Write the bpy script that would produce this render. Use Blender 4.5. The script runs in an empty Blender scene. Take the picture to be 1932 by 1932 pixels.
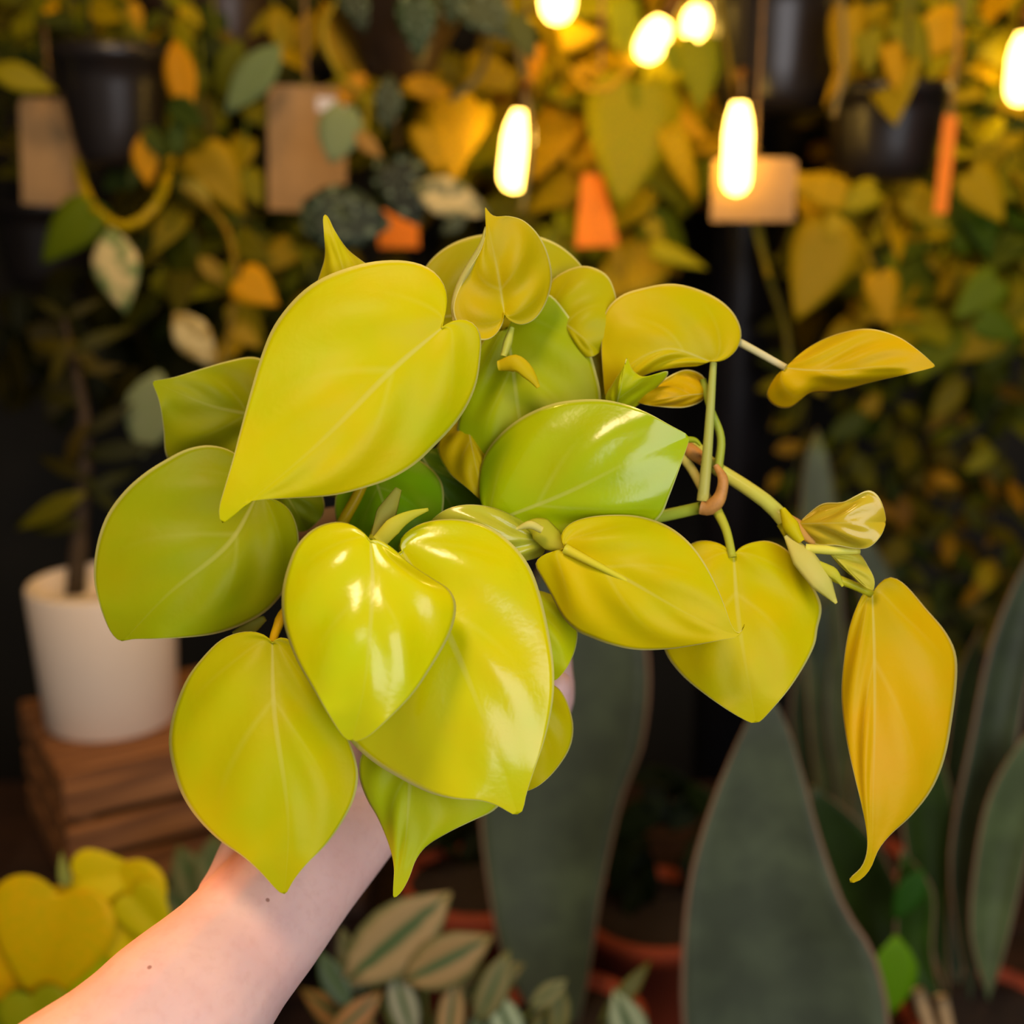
import bpy, bmesh, math, random
from mathutils import Vector, Matrix
random.seed(7)
sc = bpy.context.scene
C = sc.collection

# ------------------------------------------------------------------ camera
PITCH = math.radians(14.0)
CAM = Vector((0.0, 0.0, 1.45))
FPX = 2332.0
FWD = Vector((0, math.cos(PITCH), -math.sin(PITCH)))
UP = Vector((0, math.sin(PITCH), math.cos(PITCH)))
RIGHT = Vector((1, 0, 0))
cd = bpy.data.cameras.new('camera')
cam = bpy.data.objects.new('camera', cd)
C.objects.link(cam)
cam.location = CAM
cam.rotation_euler = (math.pi / 2 - PITCH, 0, 0)
cd.sensor_width = 36.0
cd.lens = 36.0 * FPX / 1932.0
cd.clip_start = 0.02
cd.dof.use_dof = True
cd.dof.focus_distance = 0.468
cd.dof.aperture_fstop = 5.4
sc.camera = cam

# ------------------------------------------------------------------ world, light, exposure
w = bpy.data.worlds.new('daylight')
sc.world = w
w.use_nodes = True
w.node_tree.nodes['Background'].inputs[0].default_value = (1.0, 0.95, 0.92, 1)
w.node_tree.nodes['Background'].inputs[1].default_value = 0.14

def at(px, py, d):
    """world point seen at pixel (px, py) of the 1932 frame, d metres along the view axis"""
    return CAM + (RIGHT * ((px - 966) / FPX) + UP * ((966 - py) / FPX) + FWD) * d

def light(name, kind, loc, target, energy, col, **kw):
    ld = bpy.data.lights.new(name, kind)
    ld.energy = energy
    ld.color = col
    for k, v in kw.items():
        setattr(ld, k, v)
    o = bpy.data.objects.new(name, ld)
    C.objects.link(o)
    o.location = loc
    o.rotation_euler = (Vector(target) - Vector(loc)).to_track_quat('-Z', 'Y').to_euler()
    return o

light('pendant_lamp', 'AREA', (-0.30, -0.05, 2.45), (-0.05, 0.5, 1.3), 11.5, (1.0, 0.70, 0.42), shape='DISK', size=0.36)
light('shop_window', 'AREA', (0.75, -1.15, 1.65), (0, 0.5, 1.25), 28, (0.97, 0.95, 1.0), shape='RECTANGLE', size=1.5, size_y=1.3)
light('added_arm_spot', 'SPOT', (-0.80, 0.42, 1.38), at(225, 1905, 0.44), 32, (1.0, 0.28, 0.06), spot_size=math.radians(12), spot_blend=0.3, shadow_soft_size=0.02)  # narrow spot added out of frame to tint the lower forearm orange
for lx, ly, e in ((0.25, 1.05, 9), (0.75, 1.15, 9), (-0.35, 1.10, 7.5)):  # unseen warm points, added to brighten the background foliage
    light('unseen_warm_fill', 'POINT', (lx, ly, 2.25), (lx, ly, 0), e, (1.0, 0.58, 0.16), shadow_soft_size=0.05)
sc.view_settings.view_transform = 'Standard'
sc.view_settings.look = 'None'
sc.view_settings.exposure = 0.0
sc.view_settings.gamma = 1.0
sc.view_settings.use_curve_mapping = False
sc.cycles.use_denoising = True
sc.cycles.max_bounces = 8
sc.cycles.sample_clamp_indirect = 4.0

# ------------------------------------------------------------------ helpers
def lin(h):
    r = [int(h[i:i + 2], 16) / 255 for i in (0, 2, 4)]
    return tuple((c / 12.92 if c <= 0.04045 else ((c + 0.055) / 1.055) ** 2.4) for c in r) + (1.0,)

def obj(name, me, mat=None, parent=None, color=None, smooth=True):
    o = bpy.data.objects.new(name, me)
    C.objects.link(o)
    if mat and not me.materials:
        me.materials.append(mat)
    if parent:
        o.parent = parent
        o.matrix_parent_inverse = parent.matrix_basis.inverted()
    if color:
        o.color = color
    if smooth and len(me.polygons) and not me.polygons[0].use_smooth:
        me.polygons.foreach_set('use_smooth', [True] * len(me.polygons))
    return o

def tag(o, label, cat, group=None, kind=None):
    o['label'] = label
    o['category'] = cat
    if group:
        o['group'] = group
    if kind:
        o['kind'] = kind
    return o

def thing(name, label, cat, loc, group=None):
    o = bpy.data.objects.new(name, None)
    C.objects.link(o)
    o.location = loc
    o.empty_display_size = 0.02
    return tag(o, label, cat, group)

def mesh(name, verts, faces, uvs=None):
    me = bpy.data.meshes.new(name)
    me.from_pydata([tuple(v) for v in verts], [], faces)
    if uvs:
        ul = me.uv_layers.new(name='UVMap')
        for l in me.loops:
            ul.data[l.index].uv = uvs[l.vertex_index]
    me.update()
    return me

def catmull(pts, n):
    """n points evenly spread on a Catmull-Rom curve through pts (any dimension)"""
    P = [Vector(p) for p in pts]
    P = [P[0] * 2 - P[1]] + P + [P[-1] * 2 - P[-2]]
    dense = []
    for i in range(1, len(P) - 2):
        p0, p1, p2, p3 = P[i - 1], P[i], P[i + 1], P[i + 2]
        for k in range(10):
            t = k / 10
            dense.append(0.5 * ((2 * p1) + (p2 - p0) * t + (2 * p0 - 5 * p1 + 4 * p2 - p3) * t * t + (3 * p1 - p0 - 3 * p2 + p3) * t ** 3))
    dense.append(P[-2])
    L = [0]
    for i in range(1, len(dense)):
        L.append(L[-1] + (dense[i] - dense[i - 1]).length)
    out, j = [], 0
    for k in range(n):
        s = L[-1] * k / (n - 1)
        while j < len(L) - 2 and L[j + 1] < s:
            j += 1
        f = (s - L[j]) / max(L[j + 1] - L[j], 1e-9)
        out.append(dense[j].lerp(dense[j + 1], min(max(f, 0), 1)))
    return out

def tube_mesh(name, pts, radii, seg=8, n=None, flat=1.0):
    pts = catmull(pts, n or max(6, len(pts) * 4))
    m = len(pts)
    if not hasattr(radii, '__len__'):
        radii = [radii, radii]
    V, F = [], []
    ref = Vector((0.3, -0.9, 0.2))
    for i, p in enumerate(pts):
        t = (pts[min(i + 1, m - 1)] - pts[max(i - 1, 0)]).normalized()
        a = t.cross(ref).normalized()
        b = t.cross(a)
        x = i / (m - 1) * (len(radii) - 1)
        k = min(int(x), len(radii) - 2)
        r = radii[k] + (radii[k + 1] - radii[k]) * (x - k)
        for s in range(seg):
            an = 2 * math.pi * s / seg
            V.append(p + a * math.cos(an) * r + b * math.sin(an) * r * flat)
    for i in range(m - 1):
        for s in range(seg):
            F.append((i * seg + s, i * seg + (s + 1) % seg, (i + 1) * seg + (s + 1) % seg, (i + 1) * seg + s))
    F.append(tuple(range(seg)))
    F.append(tuple((m - 1) * seg + s for s in reversed(range(seg))))
    return mesh(name, V, F)

def lathe_mesh(name, prof, seg=40):
    V, F = [], []
    for r, z in prof:
        for s in range(seg):
            a = 2 * math.pi * s / seg
            V.append((r * math.cos(a), r * math.sin(a), z))
    for i in range(len(prof) - 1):
        for s in range(seg):
            F.append((i * seg + s, i * seg + (s + 1) % seg, (i + 1) * seg + (s + 1) % seg, (i + 1) * seg + s))
    F.append(tuple(reversed(range(seg))))
    F.append(tuple((len(prof) - 1) * seg + s for s in range(seg)))
    return mesh(name, V, F)

def box_mesh(name, sx, sy, sz, bevel=0.0, origin=(0, 0, 0)):
    bm = bmesh.new()
    bmesh.ops.create_cube(bm, size=1)
    bmesh.ops.scale(bm, vec=(sx, sy, sz), verts=bm.verts)
    bmesh.ops.translate(bm, vec=origin, verts=bm.verts)
    if bevel:
        bmesh.ops.bevel(bm, geom=bm.edges[:], offset=bevel, segments=2, affect='EDGES')
    me = bpy.data.meshes.new(name)
    bm.to_mesh(me)
    bm.free()
    return me

# ------------------------------------------------------------------ materials
def nodes(name):
    m = bpy.data.materials.new(name)
    m.use_nodes = True
    nt = m.node_tree
    return m, nt, nt.nodes['Principled BSDF'], nt.nodes['Material Output']

def N(nt, t, **kw):
    n = nt.nodes.new(t)
    for k, v in kw.items():
        setattr(n, k, v)
    return n

def mixc(nt, fac, a, b, mode='MIX'):
    n = N(nt, 'ShaderNodeMix', data_type='RGBA', blend_type=mode)
    for s, v in ((n.inputs['Factor'], fac), (n.inputs['A'], a), (n.inputs['B'], b)):
        if hasattr(v, 'is_output'):
            nt.links.new(v, s)
        else:
            s.default_value = v
    return n.outputs['Result']

def ramp(nt, fac, stops, interp='LINEAR'):
    r = N(nt, 'ShaderNodeValToRGB')
    r.color_ramp.interpolation = interp
    e = r.color_ramp.elements
    while len(e) < len(stops):
        e.new(0.5)
    for el, (p, c) in zip(e, stops):
        el.position = p
        el.color = c if hasattr(c, '__len__') else (c, c, c, 1)
    nt.links.new(fac, r.inputs[0])
    return r.outputs[0]

def math_n(nt, op, a, b=None):
    n = N(nt, 'ShaderNodeMath', operation=op)
    for i, v in enumerate((a, b)):
        if v is None:
            continue
        if hasattr(v, 'is_output'):
            nt.links.new(v, n.inputs[i])
        else:
            n.inputs[i].default_value = v
    return n.outputs[0]

def noise(nt, scale, detail=3, coord='Object', rough=0.5):
    tc = N(nt, 'ShaderNodeTexCoord')
    n = N(nt, 'ShaderNodeTexNoise')
    n.inputs['Scale'].default_value = scale
    n.inputs['Detail'].default_value = detail
    n.inputs['Roughness'].default_value = rough
    nt.links.new(tc.outputs[coord], n.inputs['Vector'])
    return n.outputs[0]

def finish_leaf(nt, bsdf, out, col, rough, trans, tint, coat=0.0, spec=0.22):
    nt.links.new(col, bsdf.inputs['Base Color'])
    bsdf.inputs['Roughness'].default_value = rough
    bsdf.inputs['Specular IOR Level'].default_value = spec
    bsdf.inputs['Coat Weight'].default_value = coat
    bsdf.inputs['Coat Roughness'].default_value = 0.12
    tr = N(nt, 'ShaderNodeBsdfTranslucent')
    tcol = mixc(nt, 1.0, col, tint, 'MULTIPLY')
    nt.links.new(tcol, tr.inputs['Color'])
    mx = N(nt, 'ShaderNodeMixShader')
    mx.inputs[0].default_value = trans
    nt.links.new(bsdf.outputs[0], mx.inputs[1])
    nt.links.new(tr.outputs[0], mx.inputs[2])
    nt.links.new(mx.outputs[0], out.inputs['Surface'])

def leaf_material(name, rough=0.42, trans=0.25, coat=0.0, veins=True, spec=0.13):
    """heart leaf: object colour, paler margin and midrib, faint veins, soft mottling"""
    m, nt, b, out = nodes(name)
    oi = N(nt, 'ShaderNodeObjectInfo')
    uv = N(nt, 'ShaderNodeUVMap')
    sep = N(nt, 'ShaderNodeSeparateXYZ')
    nt.links.new(uv.outputs[0], sep.inputs[0])
    u, v = sep.outputs[0], sep.outputs[1]
    col = oi.outputs['Color']
    no = noise(nt, 22, 3)
    col = mixc(nt, ramp(nt, no, [(0.35, 0.0), (0.7, 0.8)]), col, mixc(nt, 1.0, col, (0.78, 1.0, 0.7, 1), 'MULTIPLY'))
    no3 = noise(nt, 55, 4, rough=0.6)
    col = mixc(nt, ramp(nt, no3, [(0.4, 0.0), (0.75, 0.5)]), col, mixc(nt, 1.0, col, (1.06, 0.90, 0.6, 1), 'MULTIPLY'))
    bp = N(nt, 'ShaderNodeBump')
    bp.inputs['Strength'].default_value = 0.25
    bp.inputs['Distance'].default_value = 0.0015
    nt.links.new(no3, bp.inputs['Height'])
    nt.links.new(bp.outputs[0], b.inputs['Normal'])
    if veins:
        fan = math_n(nt, 'ABSOLUTE', math_n(nt, 'SINE', math_n(nt, 'ADD', math_n(nt, 'MULTIPLY', u, -3.6), math_n(nt, 'MULTIPLY', v, 8.5))))
        vv = math_n(nt, 'MULTIPLY', ramp(nt, fan, [(0.0, 0.26), (0.2, 0.0)]), ramp(nt, u, [(0.05, 1.0), (0.85, 0.0)]))
        vv = math_n(nt, 'MULTIPLY', vv, ramp(nt, v, [(0.45, 1.0), (0.72, 0.0)]))
        col = mixc(nt, vv, col, mixc(nt, 0.35, col, (0.85, 0.85, 0.30, 1)))
        col = mixc(nt, math_n(nt, 'MULTIPLY', ramp(nt, u, [(0.0, 0.42), (0.018, 0.30), (0.035, 0.0)]), ramp(nt, v, [(0.30, 1.0), (0.80, 0.1)])), col, (0.72, 0.70, 0.22, 1))
        col = mixc(nt, ramp(nt, u, [(0.955, 0.0), (0.982, 0.6)]), col, (0.86, 0.84, 0.34, 1))
    finish_leaf(nt, b, out, col, rough, trans, (1.0, 0.95, 0.5, 1), coat, spec)
    return m

M_LEAF = leaf_material('lime_leaf')
M_GLOSS = leaf_material('glossy_young_leaf', 0.20, 0.22, 0.0, spec=0.55)
M_BG = leaf_material('plain_leaf', 0.5, 0.35, 0.0, veins=False, spec=0.15)

def variegated(name, second, scale, lo, hi, coord='Object', rough=0.45):
    m, nt, b, out = nodes(name)
    oi = N(nt, 'ShaderNodeObjectInfo')
    no = noise(nt, scale, 2, coord)
    col = mixc(nt, ramp(nt, no, [(lo, 0.0), (hi, 1.0)]), oi.outputs['Color'], second)
    finish_leaf(nt, b, out, col, rough, 0.25, (1, 0.95, 0.6, 1), 0.0)
    return m

M_CREAM = variegated('cream_variegated_leaf', lin('dcc98a'), 3.0, 0.42, 0.52)
M_SILVER = variegated('silver_spotted_leaf', lin('76866a'), 7.0, 0.55, 0.64)

def striped():
    m, nt, b, out = nodes('striped_leaf')
    oi = N(nt, 'ShaderNodeObjectInfo')
    uv = N(nt, 'ShaderNodeUVMap')
    sep = N(nt, 'ShaderNodeSeparateXYZ')
    nt.links.new(uv.outputs[0], sep.inputs[0])
    col = mixc(nt, ramp(nt, sep.outputs[0], [(0.12, 1.0), (0.28, 0.0), (0.72, 0.0), (0.9, 0.7)]), oi.outputs['Color'], lin('4b6132'))
    finish_leaf(nt, b, out, col, 0.5, 0.2, (1, 0.95, 0.6, 1))
    return m
M_STRIPE = striped()

def paddle():
    m, nt, b, out = nodes('paddle_leaf')
    oi = N(nt, 'ShaderNodeObjectInfo')
    uv = N(nt, 'ShaderNodeUVMap')
    sep = N(nt, 'ShaderNodeSeparateXYZ')
    nt.links.new(uv.outputs[0], sep.inputs[0])
    no = noise(nt, 26, 4)
    no2 = noise(nt, 9, 2)
    col = mixc(nt, ramp(nt, no, [(0.4, 0.0), (0.7, 0.6)]), oi.outputs['Color'], mixc(nt, 1.0, oi.outputs['Color'], (1.9, 1.95, 1.75, 1), 'MULTIPLY'))
    col = mixc(nt, ramp(nt, no2, [(0.4, 0.0), (0.7, 0.5)]), col, mixc(nt, 1.0, oi.outputs['Color'], (0.55, 0.52, 0.45, 1), 'MULTIPLY'))
    col = mixc(nt, ramp(nt, sep.outputs[0], [(0.955, 0.0), (0.975, 0.9)]), col, lin('8a6a52'))
    finish_leaf(nt, b, out, col, 0.45, 0.03, (1, 0.95, 0.6, 1), 0.0)
    return m
M_PADDLE = paddle()

def plain(name, col, rough=0.5, metal=0.0, var=0.0, scale=30, emit=None, estr=0, bump=0.0, sss=0.0):
    m, nt, b, out = nodes(name)
    b.inputs['Base Color'].default_value = col
    b.inputs['Roughness'].default_value = rough
    b.inputs['Metallic'].default_value = metal
    if var or bump:
        no = noise(nt, scale, 4)
        if var:
            dark = tuple(c * (1 - var) for c in col[:3]) + (1,)
            nt.links.new(ramp(nt, no, [(0.3, dark), (0.7, col)]), b.inputs['Base Color'])
        if bump:
            bp = N(nt, 'ShaderNodeBump')
            bp.inputs['Strength'].default_value = bump
            bp.inputs['Distance'].default_value = 0.004
            nt.links.new(no, bp.inputs['Height'])
            nt.links.new(bp.outputs[0], b.inputs['Normal'])
    if emit:
        b.inputs['Emission Color'].default_value = emit
        b.inputs['Emission Strength'].default_value = estr
    if sss:
        b.inputs['Subsurface Weight'].default_value = sss
        b.inputs['Subsurface Radius'].default_value = (0.012, 0.004, 0.002)
        b.inputs['Subsurface Scale'].default_value = 0.6
    return m

def wood(name, dark, light_, axis='X'):
    m, nt, b, out = nodes(name)
    tc = N(nt, 'ShaderNodeTexCoord')
    mp = N(nt, 'ShaderNodeMapping')
    mp.inputs['Scale'].default_value = (3, 40, 40)
    nt.links.new(tc.outputs['Object'], mp.inputs[0])
    n = N(nt, 'ShaderNodeTexNoise')
    n.inputs['Scale'].default_value = 2.0
    n.inputs['Detail'].default_value = 5
    nt.links.new(mp.outputs[0], n.inputs['Vector'])
    nt.links.new(ramp(nt, n.outputs[0], [(0.3, dark), (0.7, light_)]), b.inputs['Base Color'])
    b.inputs['Roughness'].default_value = 0.65
    return m

M_STEM = leaf_material('green_stem', 0.45, 0.1, 0.1, veins=False)
M_NODE = plain('brown_node', lin('c48a40'), 0.6, var=0.3, scale=300)
M_SHEATH = leaf_material('papery_sheath', 0.5, 0.3, 0.0, veins=False)
M_POTBROWN = plain('brown_nursery_pot', lin('4a2a18'), 0.5, var=0.2)
M_SOIL = plain('potting_soil', lin('2a1c12'), 0.95, var=0.6, scale=120, bump=0.8)
M_BLACKPOT = plain('black_plastic', lin('241f1d'), 0.33, var=0.2, scale=8)
M_BROWNPOT = plain('dark_brown_glaze', lin('3a2a1c'), 0.4, var=0.3, scale=8)
M_TERRA = plain('terracotta', lin('9a3e1e'), 0.75, var=0.25, scale=18)
M_WHITE = plain('white_ceramic', lin('f0dcc4'), 0.5, var=0.05, scale=10)
M_KRAFT = plain('kraft_card', lin('ac8654'), 0.8, var=0.12, scale=40)
M_ORANGE = plain('orange_card', lin('ff8a00'), 0.7, var=0.1, scale=30)
M_STICKER = plain('white_sticker', lin('e6e2ea'), 0.5)
M_STRING = plain('jute_string', lin('8a6a40'), 0.9, var=0.3, scale=200)
M_WIRE = plain('dark_wire', lin('1c1815'), 0.5)
M_POST = plain('black_steel', lin('1c1a1d'), 0.42, var=0.2, scale=6)
M_WALL = plain('dark_wall', lin('272216'), 0.8, var=0.4, scale=4)
M_TEAL = plain('dark_teal_wall', lin('17201d'), 0.7, var=0.3, scale=3)
M_FLOOR = plain('dark_concrete', lin('2a241e'), 0.8, var=0.3, scale=5)
M_WOOD = wood('crate_wood', lin('583218'), lin('b87c44'))
M_WOOD2 = wood('bench_wood', lin('22150b'), lin('42281a'))
M_CAP = plain('brass_socket', lin('6a4a1c'), 0.35, metal=0.9)
def lit_glass():
    m, nt, b, out = nodes('lit_bulb_glass')
    tr = N(nt, 'ShaderNodeBsdfTransparent')
    em = N(nt, 'ShaderNodeEmission')
    em.inputs[0].default_value = (1.0, 0.60, 0.07, 1)
    em.inputs[1].default_value = 5.0
    mx = N(nt, 'ShaderNodeMixShader')
    mx.inputs[0].default_value = 0.45
    nt.links.new(tr.outputs[0], mx.inputs[1])
    nt.links.new(em.outputs[0], mx.inputs[2])
    nt.links.new(mx.outputs[0], out.inputs['Surface'])
    return m
M_BULB = lit_glass()
M_FIL = plain('hot_filament', (1, 0.7, 0.3, 1), 0.5, emit=(1.0, 0.74, 0.34, 1), estr=28)
M_STICKER = plain('white_sticker', lin('e6e2ea'), 0.5)
M_STRING = plain('jute_string', lin('8a6a40'), 0.9, var=0.3, scale=200)
M_WIRE = plain('dark_wire', lin('1c1815'), 0.5)
M_POST = plain('black_steel', lin('1c1a1d'), 0.42, var=0.2, scale=6)
M_WALL = plain('dark_wall', lin('272216'), 0.8, var=0.4, scale=4)
M_TEAL = plain('dark_teal_wall', lin('17201d'), 0.7, var=0.3, scale=3)
M_FLOOR = plain('dark_concrete', lin('2a241e'), 0.8, var=0.3, scale=5)
M_WOOD = wood('crate_wood', lin('583218'), lin('b87c44'))
M_WOOD2 = wood('bench_wood', lin('22150b'), lin('42281a'))
M_CAP = plain('brass_socket', lin('6a4a1c'), 0.35, metal=0.9)
M_BULB = plain('lit_bulb_glass', (0.9, 0.7, 0.3, 1), 0.2, emit=(1.0, 0.60, 0.10, 1), estr=14)
M_STICK = plain('pale_wooden_stick', lin('b09468'), 0.7, var=0.2)

# ------------------------------------------------------------------ setting
def slab(name, lo, hi, mat):
    c = [(a + b) / 2 for a, b in zip(lo, hi)]
    o = obj(name, box_mesh(name, *[b - a for a, b in zip(lo, hi)]), mat, smooth=False)
    o.location = c
    o['kind'] = 'structure'
    return o
slab('floor', (-2.2, -0.6, -0.1), (2.2, 2.6, 0.0), M_FLOOR)
slab('wall_back', (-2.2, 2.5, 0.0), (2.2, 2.6, 2.7), M_WALL)
slab('wall_left', (-2.3, -0.6, 0.0), (-2.2, 2.6, 2.7), M_TEAL)
slab('wall_right', (2.2, -0.6, 0.0), (2.3, 2.6, 2.7), M_WALL)
slab('ceiling', (-2.3, 0.2, 2.7), (2.3, 2.6, 2.8), M_WALL)

# ------------------------------------------------------------------ the held philodendron
plant = thing('philodendron', 'lime yellow heart leaf philodendron held up on a bare forearm in the foreground', 'houseplant', at(800, 1380, 0.60))
NT, NU = 60, 12

def big_leaf(name, base, tip, A, B, depth, cup=(0.010, 0.010), bend=0.008, col='d8c800', mid=None, thick=0.0004, ripple=0.0014, fold=0.0, lobe=0.30, roll=0.0, nt=NT, label=None, mat=None):
    """A heart leaf grown from its midrib to its two margins. Pixel outlines give its size at its own distance;
    depth runs from base to tip, the margins curve back by cup, the blade arches forward by bend."""
    db, dt = depth
    midc = catmull([base] + (mid or []) + [tip], 60)
    V, F, UV = [], [], []
    rows = []
    for side, (pts, cp) in enumerate(((A, cup[0]), (B, cup[1]))):
        o = catmull([base] + pts + [tip], nt)
        grid = []
        for i in range(nt):
            t = i / (nt - 1)
            s = max(0.0, (t - lobe * 0.35) / (1 - lobe * 0.35)) ** 1.25
            m = midc[min(int(s * 59), 59)].lerp(midc[min(int(s * 59) + 1, 59)], s * 59 - int(s * 59)) if s < 1 else midc[59]
            row = []
            for j in range(NU + 1):
                u = j / NU
                p = m.lerp(o[i], u)
                d = db + (dt - db) * s - bend * 4 * s * (1 - s)
                wv = math.sin(math.pi * min(1.0, t * 1.15))
                d += cp * u * u * wv
                d += -ripple * math.sin((t * 5.4 - u * 2.3) * math.pi + side) * 4 * u * (1 - u) * wv
                d += fold * (1 - u) ** 3 * wv * (1 - s)           # groove along the midrib
                d += -roll * max(0, u - 0.8) ** 2 * 25 * wv
                d += 0.0016 * math.sin(t * 9 + side * 2 + base[0]) * u * u * wv
                k = len(V)
                if side == 1 and j == 0:
                    row.append(rows[0][i][0])
                    continue
                V.append(at(p[0], p[1], d))
                UV.append((u, t))
                row.append(k)
            grid.append(row)
        rows.append(grid)
        for i in range(nt - 1):
            for j in range(NU):
                q = (grid[i][j], grid[i][j + 1], grid[i + 1][j + 1], grid[i + 1][j])
                F.append(q if side else q[::-1])
    me = mesh(name, V, F, UV)
    bm = bmesh.new()
    bm.from_mesh(me)
    bmesh.ops.remove_doubles(bm, verts=bm.verts, dist=0.00008)
    bmesh.ops.dissolve_degenerate(bm, edges=bm.edges, dist=0.00002)
    bm.to_mesh(me)
    bm.free()
    o = obj(name, me, mat or M_LEAF, plant, lin(col) if isinstance(col, str) else col)
    sm = o.modifiers.new('smooth', 'SMOOTH')
    sm.factor = 0.5
    sm.iterations = 3
    so = o.modifiers.new('thickness', 'SOLIDIFY')
    so.thickness = thick
    so.offset = 0
    if label:
        o['label'] = label
    return o

LEAVES = {}
def L(key, *a, **k):
    LEAVES[key] = big_leaf('leaf', *a, **k)

L(1, (833, 620), (417, 993),
  [(838, 598), (844, 568), (838, 535), (815, 507), (780, 492), (735, 488), (680, 495), (610, 519), (560, 554), (515, 610), (490, 670), (470, 740), (452, 810), (437, 870), (420, 930), (412, 962)],
  [(850, 607), (875, 602), (898, 612), (909, 637), (908, 672), (902, 720), (885, 765), (858, 805), (820, 845), (785, 878), (740, 905), (690, 922), (630, 936), (560, 940), (490, 943), (455, 951), (435, 966), (424, 985)],
  (0.462, 0.446), (0.014, 0.012), 0.006, 'd8ce00', mid=[(740, 700), (600, 840)], fold=0.003)
L(2, (690, 640), (613, 401),
  [(640, 650), (592, 612), (590, 560), (602, 521), (613, 484), (611, 440), (609, 412)],
  [(740, 620), (745, 560), (716, 516), (683, 492), (655, 470), (633, 438), (621, 412)],
  (0.492, 0.485), col='d8c410', nt=44)
L(3, (951, 590), (915, 388),
  [(948, 610), (935, 632), (915, 643), (885, 637), (862, 614), (853, 586), (860, 555), (880, 515), (905, 475), (916, 440), (916, 412)],
  [(960, 604), (985, 613), (1012, 601), (1033, 568), (1043, 525), (1036, 480), (1018, 443), (990, 416), (960, 407), (935, 409), (922, 400)],
  (0.487, 0.480), (0.002, 0.012), 0.004, 'd0b806', mid=[(940, 520), (925, 450)], fold=0.006, roll=0.002)
L(4, (815, 600), (1130, 575),
  [(800, 570), (795, 530), (806, 497), (840, 465), (885, 445), (940, 437), (1000, 440), (1050, 457), (1090, 490), (1115, 530)],
  [(840, 640), (900, 670), (980, 670), (1060, 640), (1110, 600)],
  (0.525, 0.530), col='b6b00a')
L(5, (1050, 600), (1132, 664),
  [(1035, 570), (1040, 530), (1075, 506), (1110, 500), (1145, 516), (1160, 545), (1166, 582), (1157, 622)],
  [(1060, 640), (1090, 670), (1115, 674)],
  (0.512, 0.505), col='c0b608', nt=40)
L('5b', (1060, 580), (1140, 765),
  [(1110, 570), (1150, 600), (1163, 650), (1160, 700), (1152, 740)],
  [(1040, 640), (1060, 710), (1100, 760)],
  (0.524, 0.520), col='aaa406', nt=36)
L(6, (957, 622), (1000, 935),
  [(985, 575), (1015, 553), (1042, 556), (1075, 595), (1108, 645), (1127, 700), (1137, 760), (1120, 850), (1060, 910)],
  [(915, 640), (880, 720), (864, 790), (861, 818), (880, 842), (905, 865), (950, 905)],
  (0.505, 0.510), (0.004, 0.008), 0.006, 'a9b406', mid=[(975, 760)], fold=0.003)
L(7, (1338, 682), (1142, 752),
  [(1365, 680), (1390, 660), (1400, 628), (1387, 592), (1357, 563), (1312, 542), (1265, 533), (1215, 541), (1170, 556), (1140, 590), (1134, 650), (1138, 710)],
  [(1315, 690), (1290, 692), (1255, 697), (1222, 706), (1186, 725), (1162, 744)],
  (0.500, 0.508), (0.010, 0.006), 0.008, 'd8be04', mid=[(1260, 660), (1190, 690)], fold=0.002)
L(8, (1160, 775), (1183, 672),
  [(1142, 752), (1158, 722), (1176, 694), (1181, 680)],
  [(1195, 770), (1232, 738), (1258, 712), (1262, 698), (1240, 708), (1216, 712), (1196, 702), (1187, 686)],
  (0.496, 0.488), col='bcc40a', nt=40)
L('8b', (1332, 742), (1200, 758),
  [(1332, 718), (1317, 702), (1290, 697), (1258, 712), (1225, 736)],
  [(1322, 758), (1290, 769), (1250, 768), (1218, 764)],
  (0.505, 0.500), col='dcae08', nt=36, roll=0.004)
L(9, (930, 985), (1302, 822),
  [(908, 950), (904, 900), (914, 856), (940, 820), (975, 790), (1016, 768), (1065, 754), (1130, 751), (1180, 761), (1225, 779), (1265, 802)],
  [(960, 1015), (1040, 1035), (1130, 1030), (1200, 1010), (1246, 978), (1263, 940), (1281, 890), (1296, 845)],
  (0.490, 0.478), (0.016, 0.006), 0.010, 'b4c408', mid=[(1060, 935), (1200, 865)], fold=0.003, mat=M_GLOSS)
L('9b', (882, 798), (912, 948),
  [(850, 803), (825, 845), (845, 890), (880, 920)],
  [(912, 830), (930, 880), (926, 925)],
  (0.512, 0.502), (0.008, 0.004), col='e0b808', nt=36)
L(10, (700, 880), (760, 1060),
  [(660, 890), (632, 940), (640, 1000), (690, 1045)],
  [(770, 860), (830, 900), (838, 960), (815, 1020)],
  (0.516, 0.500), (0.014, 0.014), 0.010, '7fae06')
L('10b', (790, 850), (880, 1000),
  [(720, 900), (730, 980), (800, 1010)],
  [(850, 850), (915, 900), (925, 960)],
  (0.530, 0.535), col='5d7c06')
L('10c', (520, 900), (580, 1002),
  [(500, 940), (520, 985), (555, 1002)],
  [(590, 900), (612, 945), (608, 975)],
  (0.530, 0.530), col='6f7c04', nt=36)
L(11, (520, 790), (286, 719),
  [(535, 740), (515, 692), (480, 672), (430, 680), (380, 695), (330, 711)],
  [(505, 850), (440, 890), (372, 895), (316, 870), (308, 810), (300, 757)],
  (0.520, 0.505), (0.006, 0.012), 0.004, 'a6a806', mid=[(400, 765)], fold=0.002)  # dark olive base colour carries the shade on the left leaves
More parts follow.
